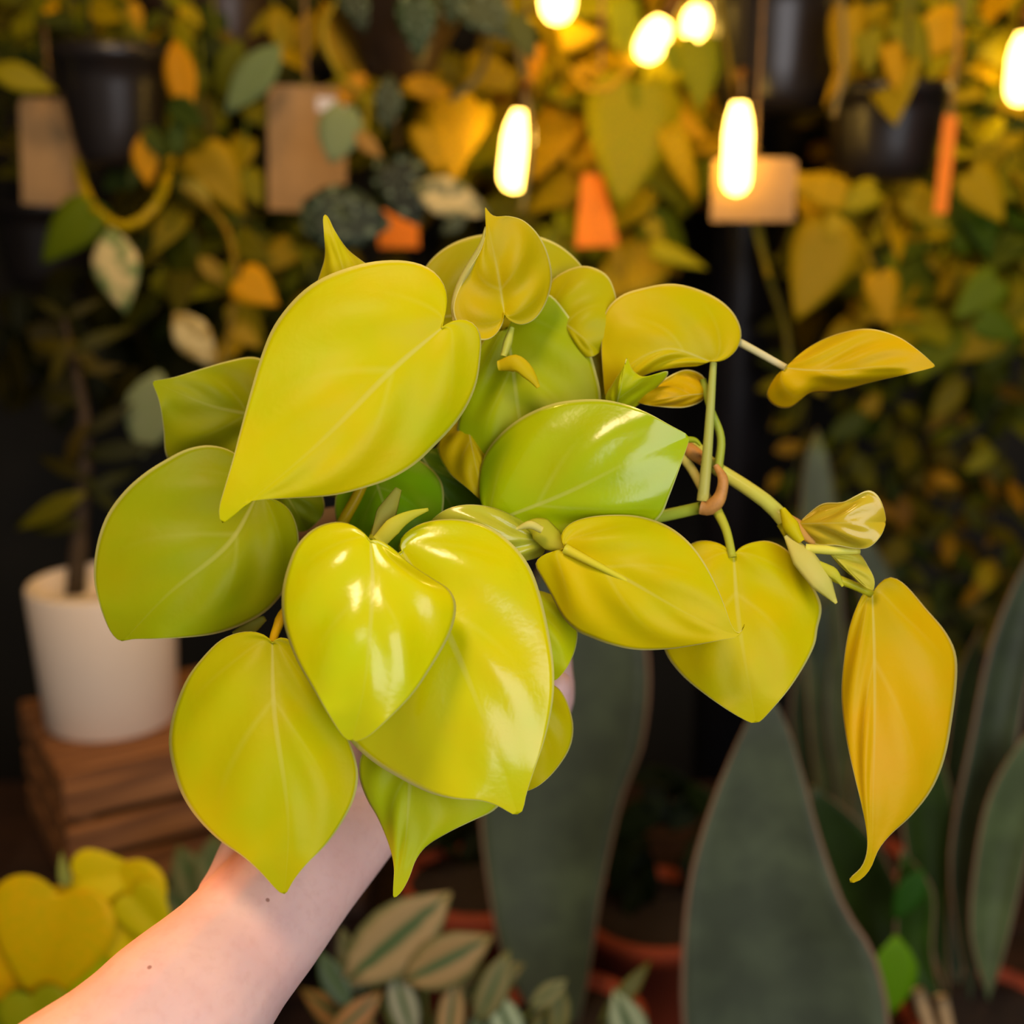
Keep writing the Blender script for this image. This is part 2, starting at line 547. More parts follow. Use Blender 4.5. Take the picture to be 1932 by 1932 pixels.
L(12, (485, 935), (230, 1213),
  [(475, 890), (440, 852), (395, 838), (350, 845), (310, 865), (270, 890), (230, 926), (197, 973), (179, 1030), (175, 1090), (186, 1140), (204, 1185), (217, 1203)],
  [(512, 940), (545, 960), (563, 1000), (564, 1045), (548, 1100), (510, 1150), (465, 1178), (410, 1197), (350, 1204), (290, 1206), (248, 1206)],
  (0.494, 0.486), (0.010, 0.014), 0.010, 'a2a804', mid=[(430, 1030), (320, 1120)], fold=0.004)  # left leaf again: its shade is put into the olive colour
L(14, (699, 1022), (664, 1401),
  [(683, 1003), (655, 987), (625, 985), (590, 997), (560, 1025), (543, 1060), (530, 1110), (530, 1160), (540, 1202), (560, 1250), (590, 1300), (620, 1350), (646, 1388)],
  [(712, 1018), (740, 1034), (775, 1065), (820, 1094), (850, 1113), (863, 1140), (859, 1175), (845, 1210), (815, 1260), (780, 1310), (730, 1360), (695, 1390)],
  (0.440, 0.432), (0.014, 0.012), 0.012, 'e0da06', mid=[(703, 1120), (690, 1280)], fold=0.003, mat=M_GLOSS, ripple=0.0011)
L(15, (760, 1040), (978, 1542),
  [(752, 1022), (768, 1003), (795, 987), (835, 979), (882, 980), (930, 995), (975, 1030), (1005, 1072), (1025, 1130), (1040, 1200), (1048, 1260), (1046, 1320), (1031, 1390), (1010, 1450), (993, 1500), (988, 1528)],
  [(720, 1070), (670, 1180), (636, 1290), (636, 1360), (656, 1400), (700, 1440), (750, 1470), (805, 1497), (855, 1509), (905, 1511), (940, 1521), (962, 1534)],
  (0.466, 0.452), (0.012, 0.012), 0.010, 'dcd604', mid=[(850, 1200), (930, 1400)], fold=0.003, mat=M_GLOSS)
L('15b', (1030, 1022), (808, 990),
  [(1012, 1000), (975, 977), (932, 958), (885, 951), (845, 959), (820, 975)],
  [(1020, 1050), (960, 1060), (880, 1040), (830, 1010)],
  (0.484, 0.484), (0.006, 0.004), col='ccc43c', nt=40, mat=M_GLOSS)
L(13, (1066, 1034), (1406, 1172),
  [(1058, 1011), (1075, 988), (1110, 975), (1160, 970), (1210, 973), (1260, 990), (1300, 1020), (1330, 1060), (1355, 1110), (1370, 1150), (1380, 1180), (1392, 1196), (1401, 1190)],
  [(1050, 1040), (1026, 1047), (1008, 1064), (1022, 1092), (1040, 1125), (1062, 1168), (1088, 1193), (1110, 1203), (1150, 1218), (1200, 1228), (1260, 1226), (1310, 1218), (1360, 1208), (1394, 1201), (1405, 1185)],
  (0.470, 0.462), (0.010, 0.010), 0.008, 'd8c802', mid=[(1180, 1092), (1300, 1160), (1388, 1197)], fold=0.004, lobe=0.35)
L(16, (1000, 1110), (1047, 1286),
  [(1055, 1130), (1088, 1180), (1087, 1222), (1070, 1260)],
  [(960, 1150), (965, 1230), (1010, 1280)],
  (0.492, 0.488), col='c4cc0a', nt=36)
L(17, (1000, 1305), (985, 1496),
  [(1030, 1288), (1056, 1300), (1074, 1332), (1083, 1372), (1076, 1412), (1050, 1452), (1018, 1482)],
  [(950, 1320), (925, 1400), (945, 1465)],
  (0.486, 0.482), col='ccc206', nt=44)
L(18, (514, 1214), (537, 1692),
  [(500, 1198), (465, 1191), (420, 1204), (385, 1235), (350, 1280), (325, 1340), (315, 1390), (318, 1430), (335, 1490), (365, 1540), (410, 1585), (455, 1615), (490, 1645), (515, 1672), (530, 1686)],
  [(528, 1202), (560, 1215), (595, 1260), (630, 1330), (662, 1400), (678, 1455), (673, 1500), (655, 1540), (620, 1590), (580, 1630), (555, 1660), (543, 1682)],
  (0.468, 0.450), (0.012, 0.010), 0.010, 'c8c206', mid=[(520, 1350), (545, 1540)], fold=0.003)
L(19, (775, 1390), (741, 1697),
  [(720, 1385), (682, 1420), (676, 1462), (690, 1505), (712, 1543), (733, 1592), (743, 1632), (742, 1668)],
  [(840, 1385), (920, 1430), (958, 1490), (938, 1527), (895, 1548), (848, 1570), (806, 1595), (785, 1622), (773, 1655), (757, 1684)],
  (0.482, 0.472), (0.006, 0.010), 0.004, 'c6cc14', mid=[(770, 1500), (762, 1610)], fold=0.002)
L(20, (1384, 1050), (1426, 1366),
  [(1366, 1030), (1335, 1020), (1305, 1024), (1275, 1050), (1250, 1100), (1240, 1160), (1250, 1225), (1280, 1270), (1325, 1308), (1375, 1342), (1412, 1362)],
  [(1397, 1033), (1422, 1023), (1455, 1021), (1490, 1040), (1520, 1080), (1545, 1122), (1553, 1150), (1545, 1185), (1540, 1215), (1520, 1255), (1490, 1300), (1460, 1335), (1436, 1360)],
  (0.494, 0.484), (0.012, 0.012), 0.008, 'd6c600', mid=[(1395, 1180)], fold=0.004)
L(21, (1645, 1122), (1598, 1668),
  [(1632, 1114), (1618, 1140), (1601, 1190), (1590, 1260), (1587, 1320), (1595, 1390), (1610, 1460), (1625, 1520), (1635, 1570), (1635, 1610), (1624, 1638), (1603, 1656)],
  [(1660, 1100), (1681, 1087), (1710, 1104), (1750, 1150), (1785, 1190), (1806, 1232), (1808, 1282), (1800, 1350), (1785, 1430), (1760, 1490), (1720, 1540), (1680, 1575), (1656, 1605), (1644, 1637), (1622, 1662)],
  (0.488, 0.478), (0.004, 0.012), 0.012, 'dcb406', mid=[(1648, 1300), (1646, 1480), (1645, 1600), (1630, 1645)], fold=0.005)
L(22, (1482, 694), (1767, 692),
  [(1520, 660), (1570, 633), (1635, 619), (1690, 632), (1732, 660)],
  [(1466, 708), (1453, 728), (1446, 750), (1463, 768), (1488, 771), (1510, 755), (1530, 741), (1580, 738), (1650, 720), (1720, 704)],
  (0.500, 0.490), (0.006, 0.020), 0.006, 'dcb802', mid=[(1570, 700), (1680, 690)], fold=0.002)
# the leaf opening at the growing tip of the trailing vine, and a second leaflet
L(23, (1508, 988), (1672, 985),
  [(1520, 975), (1552, 950), (1590, 947), (1615, 935), (1640, 924), (1658, 935), (1668, 960)],
  [(1516, 1008), (1540, 1028), (1580, 1030), (1612, 1036), (1640, 1034), (1662, 1012)],
  (0.490, 0.480), (0.004, 0.006), 0.010, 'd8bc2c', nt=40, roll=0.003, mat=M_GLOSS)
L(24, (1562, 1040), (1648, 1116),
  [(1590, 1040), (1620, 1044), (1638, 1068), (1650, 1094)],
  [(1580, 1062), (1608, 1088), (1630, 1106)],
  (0.487, 0.484), (0.003, 0.003), 0.003, 'd4c440', nt=30)

def stem(name, pts, r, mat=M_STEM, col='a8b03a', seg=9, flat=1.0, n=None):
    return obj(name, tube_mesh(name, [at(*p) for p in pts], r, seg, n, flat), mat, plant, lin(col))

CROWN = (745, 960, 0.565)
# vine running out to the right, with its nodes, sheaths and petioles
stem('vine', [(900, 1000, 0.56), (1120, 880, 0.535), (1290, 842, 0.515), (1345, 880, 0.508), (1402, 916, 0.502), (1452, 952, 0.497), (1482, 985, 0.494)], [0.0030, 0.0029, 0.0027, 0.0028, 0.0032], col='c4c456')
stem('vine', [(1480, 985, 0.494), (1510, 1040, 0.492), (1560, 1082, 0.490), (1612, 1105, 0.489), (1646, 1121, 0.488)], [0.0034, 0.0020, 0.0018, 0.0016], col='ccc028')
stem('vine', [(960, 1040, 0.55), (1120, 1000, 0.52), (1248, 974, 0.508), (1325, 957, 0.503)], [0.0028, 0.0026, 0.0025], col='a9ba3c')
stem('vine', [(1230, 820, 0.515), (1292, 868, 0.510), (1325, 922, 0.505), (1340, 950, 0.503)], [0.0020, 0.0020, 0.0018], col='c8b866')
stem('petiole', [(1346, 684, 0.500), (1341, 760, 0.499), (1334, 860, 0.499), (1326, 945, 0.500)], [0.0014, 0.0018, 0.0021, 0.0025], col='b4b45c')
stem('petiole', [(1326, 715, 0.504), (1340, 770, 0.504), (1360, 825, 0.504), (1355, 885, 0.504)], [0.0014, 0.0016, 0.0019], col='a8b03c')
stem('petiole', [(1350, 958, 0.500), (1370, 1000, 0.497), (1382, 1052, 0.494)], [0.0022, 0.0018, 0.0017], col='b4b838')
stem('petiole', [(1200, 560, 0.530), (1300, 600, 0.520), (1395, 646, 0.508), (1482, 694, 0.500)], [0.0018, 0.0018, 0.0015], col='d2cba0')
stem('node', [(1350, 878, 0.498), (1364, 905, 0.496), (1357, 940, 0.497), (1338, 958, 0.499), (1322, 957, 0.500)], [0.0012, 0.0021, 0.0024, 0.0032, 0.0030], M_NODE)
stem('node', [(1290, 838, 0.512), (1310, 856, 0.508), (1328, 868, 0.506)], [0.0026, 0.0031, 0.0027], M_NODE)
stem('sheath', [(1476, 960, 0.490), (1496, 1000, 0.487), (1512, 1022, 0.486)], [0.0012, 0.0034, 0.0016], M_SHEATH, 'dccc10')
stem('sheath', [(1490, 975, 0.492), (1520, 1005, 0.489), (1545, 1034, 0.488)], [0.0012, 0.0036, 0.0008], M_SHEATH, 'dca85a', flat=0.5)
stem('sheath', [(1484, 1010, 0.488), (1518, 1056, 0.484), (1552, 1100, 0.483), (1578, 1138, 0.484)], [0.0014, 0.0050, 0.0048, 0.0006], M_SHEATH, 'e4d474', flat=0.4)
stem('sheath', [(1540, 1060, 0.484), (1575, 1084, 0.483), (1590, 1106, 0.484)], [0.0010, 0.0024, 0.0005], M_SHEATH, 'dcd040', flat=0.5)
stem('petiole', [(1520, 1034, 0.486), (1570, 1038, 0.484), (1622, 1040, 0.484)], [0.0018, 0.0019, 0.0012], col='e6d85c')
stem('sheath', [(1288, 830, 0.500), (1310, 830, 0.499), (1322, 840, 0.499)], [0.0016, 0.0012, 0.0006], M_SHEATH, 'b0b828')
# sheaths and petioles among the central leaves
stem('sheath', [(703, 1018, 0.466), (728, 970, 0.468), (752, 922, 0.470)], [0.0010, 0.0042, 0.0014], M_SHEATH, 'b6ac4a', flat=0.35)
stem('sheath', [(715, 1022, 0.462), (745, 990, 0.462), (775, 972, 0.464), (808, 961, 0.466)], [0.0030, 0.0034, 0.0020, 0.0006], M_SHEATH, 'd4cc3c', flat=0.4)
stem('sheath', [(940, 690, 0.492), (975, 686, 0.489), (1000, 708, 0.487), (1016, 731, 0.487)], [0.0020, 0.0036, 0.0028, 0.0008], M_SHEATH, 'd0bc10', flat=0.5)
stem('petiole', [(966, 618, 0.494), (958, 645, 0.493), (950, 672, 0.493)], [0.0010, 0.0019, 0.0014], col='bcc04c')
stem('sheath', [(1066, 1036, 0.474), (1040, 1018, 0.476), (1015, 996, 0.477), (990, 990, 0.477)], [0.0020, 0.0048, 0.0050, 0.0012], M_SHEATH, 'c8c032', flat=0.5)
stem('sheath', [(1022, 1000, 0.470), (1000, 990, 0.469), (975, 998, 0.470)], [0.0014, 0.0016, 0.0006], M_SHEATH, 'e2d878')
stem('petiole', [(690, 900, 0.505), (672, 940, 0.503), (640, 1000, 0.503), (620, 1060, 0.52)], [0.0022, 0.0024, 0.0022], col='b89c06')
stem('petiole', [(514, 1214, 0.469), (523, 1185, 0.475), (545, 1150, 0.490), (640, 1080, 0.53)], [0.0016, 0.0024, 0.0026, 0.0026], col='d0a80c')
stem('sheath', [(440, 1196, 0.500), (470, 1185, 0.499), (500, 1166, 0.499)], [0.0010, 0.0032, 0.0012], M_SHEATH, 'a4a23c', flat=0.5)
stem('midrib', [(1066, 1035, 0.4695), (1110, 1058, 0.4665), (1160, 1084, 0.4640), (1220, 1116, 0.462)], [0.0020, 0.0015, 0.0011, 0.0004], col='d4cc34')
for o, key in (([o for o in plant.children if o.name.startswith('midrib')][0], 13),):
    o.parent = LEAVES[key]
    o.matrix_parent_inverse = Matrix.Identity(4)
for key, (bx, by, d) in {1: (833, 620, 0.464), 3: (951, 590, 0.490), 2: (690, 640, 0.494), 4: (815, 600, 0.527), 5: (1050, 600, 0.514), 6: (957, 622, 0.508),
                         9: (930, 985, 0.493), 11: (520, 790, 0.523), 12: (485, 935, 0.498), 14: (699, 1022, 0.443), 15: (760, 1040, 0.469), 17: (1000, 1305, 0.49), 19: (775, 1390, 0.486)}.items():
    m = ((bx + CROWN[0]) / 2, (by + CROWN[1]) / 2 - 20, max(d, 0.52) + 0.025)
    stem('petiole', [(bx, by, d), (bx * 0.85 + m[0] * 0.15, by * 0.85 + m[1] * 0.15, d + 0.025), m, CROWN], [0.0012, 0.0018, 0.0020], col='b0b020', seg=7)

stem('rolled_margin', [(917, 428, 0.4795), (909, 462, 0.4800), (886, 503, 0.4815), (866, 540, 0.4825), (856, 575, 0.4830), (858, 604, 0.4840)], [0.0006, 0.0013, 0.0015, 0.0012, 0.0010], M_SHEATH, 'cfc46a')
RM = [o for o in plant.children if o.name.startswith('rolled_margin')][0]
RM.parent = LEAVES[3]
RM.matrix_parent_inverse = Matrix.Identity(4)
# the nursery pot inside the foliage
PC = at(752, 1390, 0.602)
pot = obj('pot', lathe_mesh('pot', [(0.001, 0), (0.040, 0), (0.043, 0.003), (0.052, 0.088), (0.056, 0.089), (0.057, 0.104), (0.054, 0.105), (0.053, 0.092), (0.050, 0.090)]), M_POTBROWN, plant)
pot.location = PC
pot.matrix_parent_inverse = plant.matrix_basis.inverted()
plant.location = PC
pot.matrix_parent_inverse = Matrix.Translation(-PC)
for ch in plant.children:
    ch.matrix_parent_inverse = Matrix.Translation(-PC)
soil = obj('soil', lathe_mesh('soil', [(0.051, 0.088), (0.051, 0.094), (0.03, 0.098), (0.001, 0.099)]), M_SOIL, plant)
soil.location = PC
soil.matrix_parent_inverse = Matrix.Translation(-PC)

# ------------------------------------------------------------------ the person: forearm and hand, one continuous skin
bm = bmesh.new()
def limb(pts, radii, flat=1.0, axis=None, n=24):
    P = catmull(pts, n)
    seg = 20
    rings = []
    for i, p in enumerate(P):
        t = (P[min(i + 1, n - 1)] - P[max(i - 1, 0)]).normalized()
        ax = axis or Vector((0, -1, 0.2))
        a = t.cross(ax).normalized()
        b = t.cross(a).normalized()
        x = i / (n - 1) * (len(radii) - 1)
        k = min(int(x), len(radii) - 2)
        f = x - k
        f = f * f * (3 - 2 * f)
        r = radii[k] + (radii[k + 1] - radii[k]) * f
        rings.append([bm.verts.new(p + a * math.cos(q) * r + b * math.sin(q) * r * flat) for q in [2 * math.pi * s / seg for s in range(seg)]])
    for i in range(n - 1):
        for s in range(seg):
            bm.faces.new((rings[i][s], rings[i][(s + 1) % seg], rings[i + 1][(s + 1) % seg], rings[i + 1][s]))
    bm.faces.new(rings[0][::-1])
    bm.faces.new(rings[-1])
    for c, r, q in ((P[0], radii[0], 0), (P[-1], radii[-1], 1)):
        bmesh.ops.create_icosphere(bm, subdivisions=2, radius=r * 0.99, matrix=Matrix.Translation(c))
limb([at(-60, 2420, 0.40), at(120, 2160, 0.425), at(330, 1925, 0.455), at(480, 1755, 0.490), at(600, 1610, 0.525), at(690, 1495, 0.555)],
     [0.047, 0.0430, 0.0335, 0.0278, 0.0258, 0.0262], flat=0.80)
# palm under and behind the pot
limb([at(670, 1520, 0.550), at(730, 1455, 0.585), at(800, 1425, 0.612), at(870, 1410, 0.622)], [0.025, 0.026, 0.027, 0.021], flat=0.75)
limb([at(420, 1700, 0.500), at(500, 1610, 0.525), at(600, 1500, 0.550), at(650, 1450, 0.565)], [0.012, 0.018, 0.020, 0.014])
fing = [([(860, 1440, 0.600), (960, 1420, 0.590), (1030, 1370, 0.580), (1052, 1292, 0.574)], 0.0090),
        ([(870, 1420, 0.618), (985, 1395, 0.612), (1046, 1330, 0.606), (1052, 1240, 0.602)], 0.0092),
        ([(870, 1400, 0.634), (980, 1370, 0.634), (1040, 1300, 0.632), (1046, 1215, 0.628)], 0.0088),
        ([(850, 1385, 0.645), (940, 1355, 0.652), (995, 1300, 0.654), (1005, 1235, 0.652)], 0.0078),
        ([(690, 1470, 0.545), (650, 1400, 0.528), (610, 1330, 0.530), (585, 1260, 0.540)], 0.0105)]
for p, r in fing:
    limb([at(*q) for q in p], [r * 1.15, r * 1.02, r, r * 0.82], n=20)
me = bpy.data.meshes.new('person')
bm.to_mesh(me)
bm.free()

def skin_mat(moles):
    m, nt, b, out = nodes('skin')
    no = noise(nt, 40, 4)
    no2 = noise(nt, 260, 2)
    col = mixc(nt, ramp(nt, no, [(0.35, 0.0), (0.7, 1.0)]), lin('e6c0b6'), lin('deb4ac'))
    col = mixc(nt, ramp(nt, no2, [(0.5, 0.0), (0.75, 0.25)]), col, lin('cf9c90'))
    geo = N(nt, 'ShaderNodeNewGeometry')
    for c in moles:                                       # two small moles on the skin
        ds = N(nt, 'ShaderNodeVectorMath', operation='DISTANCE')
        nt.links.new(geo.outputs['Position'], ds.inputs[0])
        ds.inputs[1].default_value = c
        col = mixc(nt, ramp(nt, math_n(nt, 'MULTIPLY', ds.outputs['Value'], 1 / 0.0016), [(0.35, 0.7), (0.65, 0.0)]), col, lin('7a4632'))
    nt.links.new(col, b.inputs['Base Color'])
    b.inputs['Roughness'].default_value = 0.5
    b.inputs['Subsurface Weight'].default_value = 0.25
    b.inputs['Subsurface Radius'].default_value = (0.010, 0.004, 0.002)
    b.inputs['Subsurface Scale'].default_value = 0.5
    return m
arm = obj('person', me)
rm = arm.modifiers.new('skin', 'REMESH')
rm.mode = 'VOXEL'
rm.voxel_size = 0.0016
rm.use_smooth_shade = True
sm = arm.modifiers.new('soften', 'SMOOTH')
sm.factor = 0.5
sm.iterations = 14
tag(arm, 'bare forearm reaching in from lower left, hand gripping the potted philodendron', 'person')
bpy.context.view_layer.update()
ev = arm.evaluated_get(bpy.context.evaluated_depsgraph_get())
hits = [ev.ray_cast(CAM, (at(px, py, 1.0) - CAM).normalized()) for px, py in ((505, 1698), (282, 1825))]
me.materials.append(skin_mat([h[1] for h in hits if h[0]]))

# ------------------------------------------------------------------ leaf shapes for the plants behind
def bg_leaf_mesh(name, prof, mat, droop=0.15, fold=0.18, fine=False, back=0.0, wave=0.0):
    """unit leaf: base at the origin, tip at +Y, prof = half widths along it; folded at the midrib, drooping to the tip"""
    V, F, UV = [], [], []
    if fine:
        q = catmull([(i / (len(prof) - 1), p) for i, p in enumerate(prof)], 60)
        prof = [max(0.004, min(q, key=lambda v: abs(v[0] - i / 17))[1]) for i in range(18)]
    n, h = len(prof), 4 if fine else 2
    for i, hw in enumerate(prof):
        t = i / (n - 1)
        for j in range(-h, h + 1):
            u = abs(j) / h
            x = hw * j / h
            yy = t - back * u * max(0.0, 1 - t / 0.3) ** 1.3
            z = -droop * t * t + fold * abs(x) - 0.5 * fold * x * x * 4 + wave * math.sin(t * 9 + j)
            V.append((x, yy, z))
            UV.append((u, t))
    for i in range(n - 1):
        for j in range(2 * h):
            a = i * (2 * h + 1) + j
            F.append((a, a + 1, a + 2 * h + 2, a + 2 * h + 1))
    me = mesh(name, V, F, UV)
    bm = bmesh.new()
    bm.from_mesh(me)
    bmesh.ops.remove_doubles(bm, verts=bm.verts, dist=0.002)
    bmesh.ops.solidify(bm, geom=bm.faces[:], thickness=0.004)
    bm.to_mesh(me)
    bm.free()
    me.materials.append(mat)
    me.polygons.foreach_set('use_smooth', [True] * len(me.polygons))
    return me

def heart_mesh(name, mat, droop, fold, nt=8, nu=2):
    """unit heart leaf: rounded lobes behind the base, pointed tip at +Y"""
    half = [(0, 0), (0.06, -0.075), (0.16, -0.115), (0.27, -0.08), (0.35, 0.03), (0.375, 0.17), (0.345, 0.34), (0.27, 0.53), (0.17, 0.72), (0.075, 0.88), (0, 1.0)]
    o = catmull(half, nt)
    V, F, UV = [], [], []
    for sgn in (-1, 1):
        k0 = len(V)
        for i in range(nt):
            t = i / (nt - 1)
            s_ = max(0.0, (t - 0.2) / 0.8) ** 1.2
            for j in range(nu + 1):
                u = j / nu
                x, y = o[i][0] * u, s_ + (o[i][1] - s_) * u
                V.append((sgn * x, y, -droop * max(y, 0) ** 2 + fold * x - 2.0 * fold * x * x))
                UV.append((u, t))
        for i in range(nt - 1):
            for j in range(nu):
                a = k0 + i * (nu + 1) + j
                q = (a, a + 1, a + nu + 2, a + nu + 1)
                F.append(q if sgn > 0 else q[::-1])
    me = mesh(name, V, F, UV)
    bm = bmesh.new()
    bm.from_mesh(me)
    bmesh.ops.remove_doubles(bm, verts=bm.verts, dist=0.002)
    bmesh.ops.solidify(bm, geom=bm.faces[:], thickness=0.004)
    bm.to_mesh(me)
    bm.free()
    me.materials.append(mat)
    me.polygons.foreach_set('use_smooth', [True] * len(me.polygons))
    return me

OVAL = [0.02, 0.16, 0.24, 0.25, 0.20, 0.11, 0.008]
ROUND = [0.16, 0.36, 0.42, 0.40, 0.33, 0.2, 0.05]
LANCE = [0.02, 0.06, 0.085, 0.085, 0.065, 0.035, 0.004]
K = {}
for nm, mt in (('plain', M_BG), ('cream', M_CREAM), ('silver', M_SILVER)):
    K['heart', nm] = [heart_mesh('heart_leaf', mt, d, f, 10) for d, f in ((0.12, 0.15), (0.3, 0.3), (-0.05, 0.45))]
    K['oval', nm] = [bg_leaf_mesh('oval_leaf', OVAL, mt, d, f) for d, f in ((0.12, 0.2), (0.3, 0.35), (0.0, 0.5))]
    K['round', nm] = [bg_leaf_mesh('round_leaf', ROUND, mt, d, f, back=0.1) for d, f in ((0.08, 0.12), (0.2, 0.2), (0.0, 0.3))]
K['heart', 'fine'] = [heart_mesh('heart_leaf', M_BG, d, f, 26, 5) for d, f in ((0.12, 0.15), (0.3, 0.3), (0.05, 0.45))]
K['lance', 'plain'] = [bg_leaf_mesh('lance_leaf', LANCE, M_BG, d, 0.3) for d in (0.15, 0.3, 0.45)]
K['oval', 'stripe'] = [bg_leaf_mesh('striped_leaf', [0.03, 0.14, 0.20, 0.215, 0.19, 0.11, 0.01], M_STRIPE, d, 0.3) for d in (0.08, 0.15, 0.22)]
R = random.Random(11)

def jit(c, a=0.18):
    f = 1 + R.uniform(-a, a)
    return (c[0] * f * (1 + R.uniform(-a, a) * 0.6), c[1] * f, c[2] * f, 1.0)

def put_leaf(parent, me, base, tipv, normal, width, color, name='leaf'):
    """base point, vector base to tip, rough facing, width factor"""
    Y = tipv.normalized()
    X = Y.cross(normal).normalized()
    Z = X.cross(Y)
    s = tipv.length
    o = bpy.data.objects.new(name, me)
    C.objects.link(o)
    m = Matrix(((X.x * s * width, Y.x * s, Z.x * s, base.x), (X.y * s * width, Y.y * s, Z.y * s, base.y), (X.z * s * width, Y.z * s, Z.z * s, base.z), (0, 0, 0, 1)))
    o.parent = parent
    o.matrix_parent_inverse = Matrix.Translation(-parent.location)
    o.matrix_basis = m
    o.color = color
    return o

def lf(parent, b, t, d, col, kind='heart', skin='plain', width=1.0, dd=0.0, face=(0, 0), var=None):
    """one leaf by the pixels of its base and tip at distance d (tip dd nearer/farther)"""
    B, T = at(b[0], b[1], d), at(t[0], t[1], d + dd)
    n = -FWD + RIGHT * face[0] + UP * face[1]
    me = K[kind, skin][R.randrange(3) if var is None else var]
    return put_leaf(parent, me, B, T - B, n, width, jit(lin(col), 0.06))

def vine(parent, pts, r=0.0022, col='7a7a20', name='stem'):
    return obj(name, tube_mesh(name, [at(*p) for p in pts], r, 6, len(pts) * 4), M_STEM, parent, lin(col))

def fill(parent, cx, cy, rx, ry, d, n, size, cols, kind='heart', skin='plain', down=0.7, dd=0.12, avoid=None):
    """scatter n leaves in an elliptical clump about pixel (cx, cy); each hangs on a short stalk of the clump"""
    for _ in range(n):
        while True:
            a, b = R.uniform(-1, 1), R.uniform(-1, 1)
            if a * a + b * b <= 1:
                break
        px, py, dp = cx + a * rx, cy + b * ry, d + R.uniform(-dd, dd)
        B = at(px, py, dp)
        an = R.gauss(0, 0.9)
        L_ = size * R.uniform(0.7, 1.25) * dp / FPX
        tv = (RIGHT * math.sin(an) - UP * math.cos(an) * down + FWD * R.uniform(-0.5, 0.25)).normalized() * L_
        nrm = -FWD + RIGHT * R.uniform(-0.9, 0.9) + UP * R.uniform(-0.3, 0.9)
        put_leaf(parent, K[kind, skin][R.randrange(3)], B, tv, nrm, R.uniform(0.75, 1.1), jit(lin(R.choice(cols)), 0.2))

def trail(parent, pts, step, size, cols, kind='heart', skin='plain', col='7a7a20', r=0.002):
    """a hanging vine with leaves set alternately along it"""
    vine(parent, pts, r, col)
    P = catmull(pts, 40)
    acc, side = 0, 1
    for i in range(1, 40):
        acc += (P[i] - P[i - 1]).length
        if acc > step:
            acc, side = 0, -side
            p = P[i]
            B = at(p[0], p[1], p[2])
            an = side * R.uniform(0.3, 1.2)
            L_ = size * R.uniform(0.75, 1.2) * p[2] / FPX
            tv = (RIGHT * math.sin(an) - UP * math.cos(an) * 0.8 + FWD * R.uniform(-0.5, 0.2)).normalized() * L_
            put_leaf(parent, K[kind, skin][R.randrange(3)], B, tv, -FWD + RIGHT * R.uniform(-0.8, 0.8) + UP * R.uniform(-0.2, 0.8), R.uniform(0.8, 1.1), jit(lin(R.choice(cols)), 0.2))

CEIL = 2.7
def hanging_plant(label, px, rim_py, d, width_px, height_px, mat, taper=0.78, rounded=0.02, cat='hanging plant'):
    """a pot on three wires from the ceiling; returns its root, placed at the pot's base"""
    rim = at(px, rim_py, d)
    r = width_px * d / FPX / 2
    h = height_px * d / FPX
    base = rim - Vector((0, 0, h))
    root = thing('hanging_plant', label, cat, base, 'hanging plants of the shop display')
    rb = r * taper
    prof = [(0.002, 0), (rb - rounded, 0), (rb - rounded * 0.3, rounded * 0.3), (rb, rounded)]
    prof += [(rb + (r * 0.95 - rb) * k / 4, rounded + (h * 0.86 - rounded) * k / 4) for k in range(1, 5)]
    prof += [(r, h * 0.87), (r, h), (r - 0.005, h), (r - 0.006, h * 0.9)]
    p = obj('pot', lathe_mesh('pot', prof, 36), mat, root)
    p.location = base
    p.matrix_parent_inverse = Matrix.Translation(-base)
    s = obj('soil', lathe_mesh('soil', [(r - 0.006, h * 0.88), (r - 0.006, h * 0.9), (r * 0.5, h * 0.93), (0.002, h * 0.94)], 24), M_SOIL, root)
    s.location = base
    s.matrix_parent_inverse = Matrix.Translation(-base)
    top = Vector((base.x, base.y, CEIL - 0.002))
    for k in range(3):
        a = 2 * math.pi * k / 3 + 0.5
        e = base + Vector((r * 0.98 * math.cos(a), r * 0.98 * math.sin(a), h * 0.95))
        mid = e.lerp(top, 0.5) + Vector((math.cos(a), math.sin(a), 0)) * r * 0.2
        obj('hanger_wire', tube_mesh('hanger_wire', [e, mid, top], 0.0012, 6, 8), M_WIRE, root)
    return root

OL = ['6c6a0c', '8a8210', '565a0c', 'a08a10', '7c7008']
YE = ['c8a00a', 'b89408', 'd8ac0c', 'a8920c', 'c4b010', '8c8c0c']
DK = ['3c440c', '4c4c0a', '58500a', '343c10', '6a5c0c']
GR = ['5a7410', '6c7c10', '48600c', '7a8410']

# upper left: black pot
h1 = hanging_plant('black plastic pot hanging at upper left under wispy olive foliage', 210, 88, 1.50, 225, 225, M_BLACKPOT, 0.70)
fill(h1, 200, 10, 150, 50, 1.56, 34, 80, OL + YE[:2], 'oval', dd=0.05)
fill(h1, 60, 40, 90, 80, 1.56, 22, 90, DK + OL, 'heart')
lf(h1, (330, 75), (352, 225), 1.42, 'd8980c', 'oval', width=0.8, var=0)
lf(h1, (270, 250), (278, 350), 1.40, 'e0a010', 'oval', width=1.0, var=0)
lf(h1, (-20, 130), (95, 160), 1.44, '9c8c08', 'oval', width=0.9)
lf(h1, (250, 0), (262, 55), 1.44, 'd09810', 'oval')
vine(h1, [(150, 95, 1.64), (146, 250, 1.60), (152, 330, 1.54), (178, 392, 1.48), (232, 428, 1.45), (282, 402, 1.45), (312, 345, 1.46), (322, 250, 1.56), (300, 92, 1.62)], 0.0062, 'c8a406')
fill(h1, 310, 250, 50, 90, 1.46, 9, 90, ['40501c', '4c5a24', '384618'], 'oval')
lf(h1, (170, 400), (62, 492), 1.46, '6e7c0c', 'heart', width=0.9)
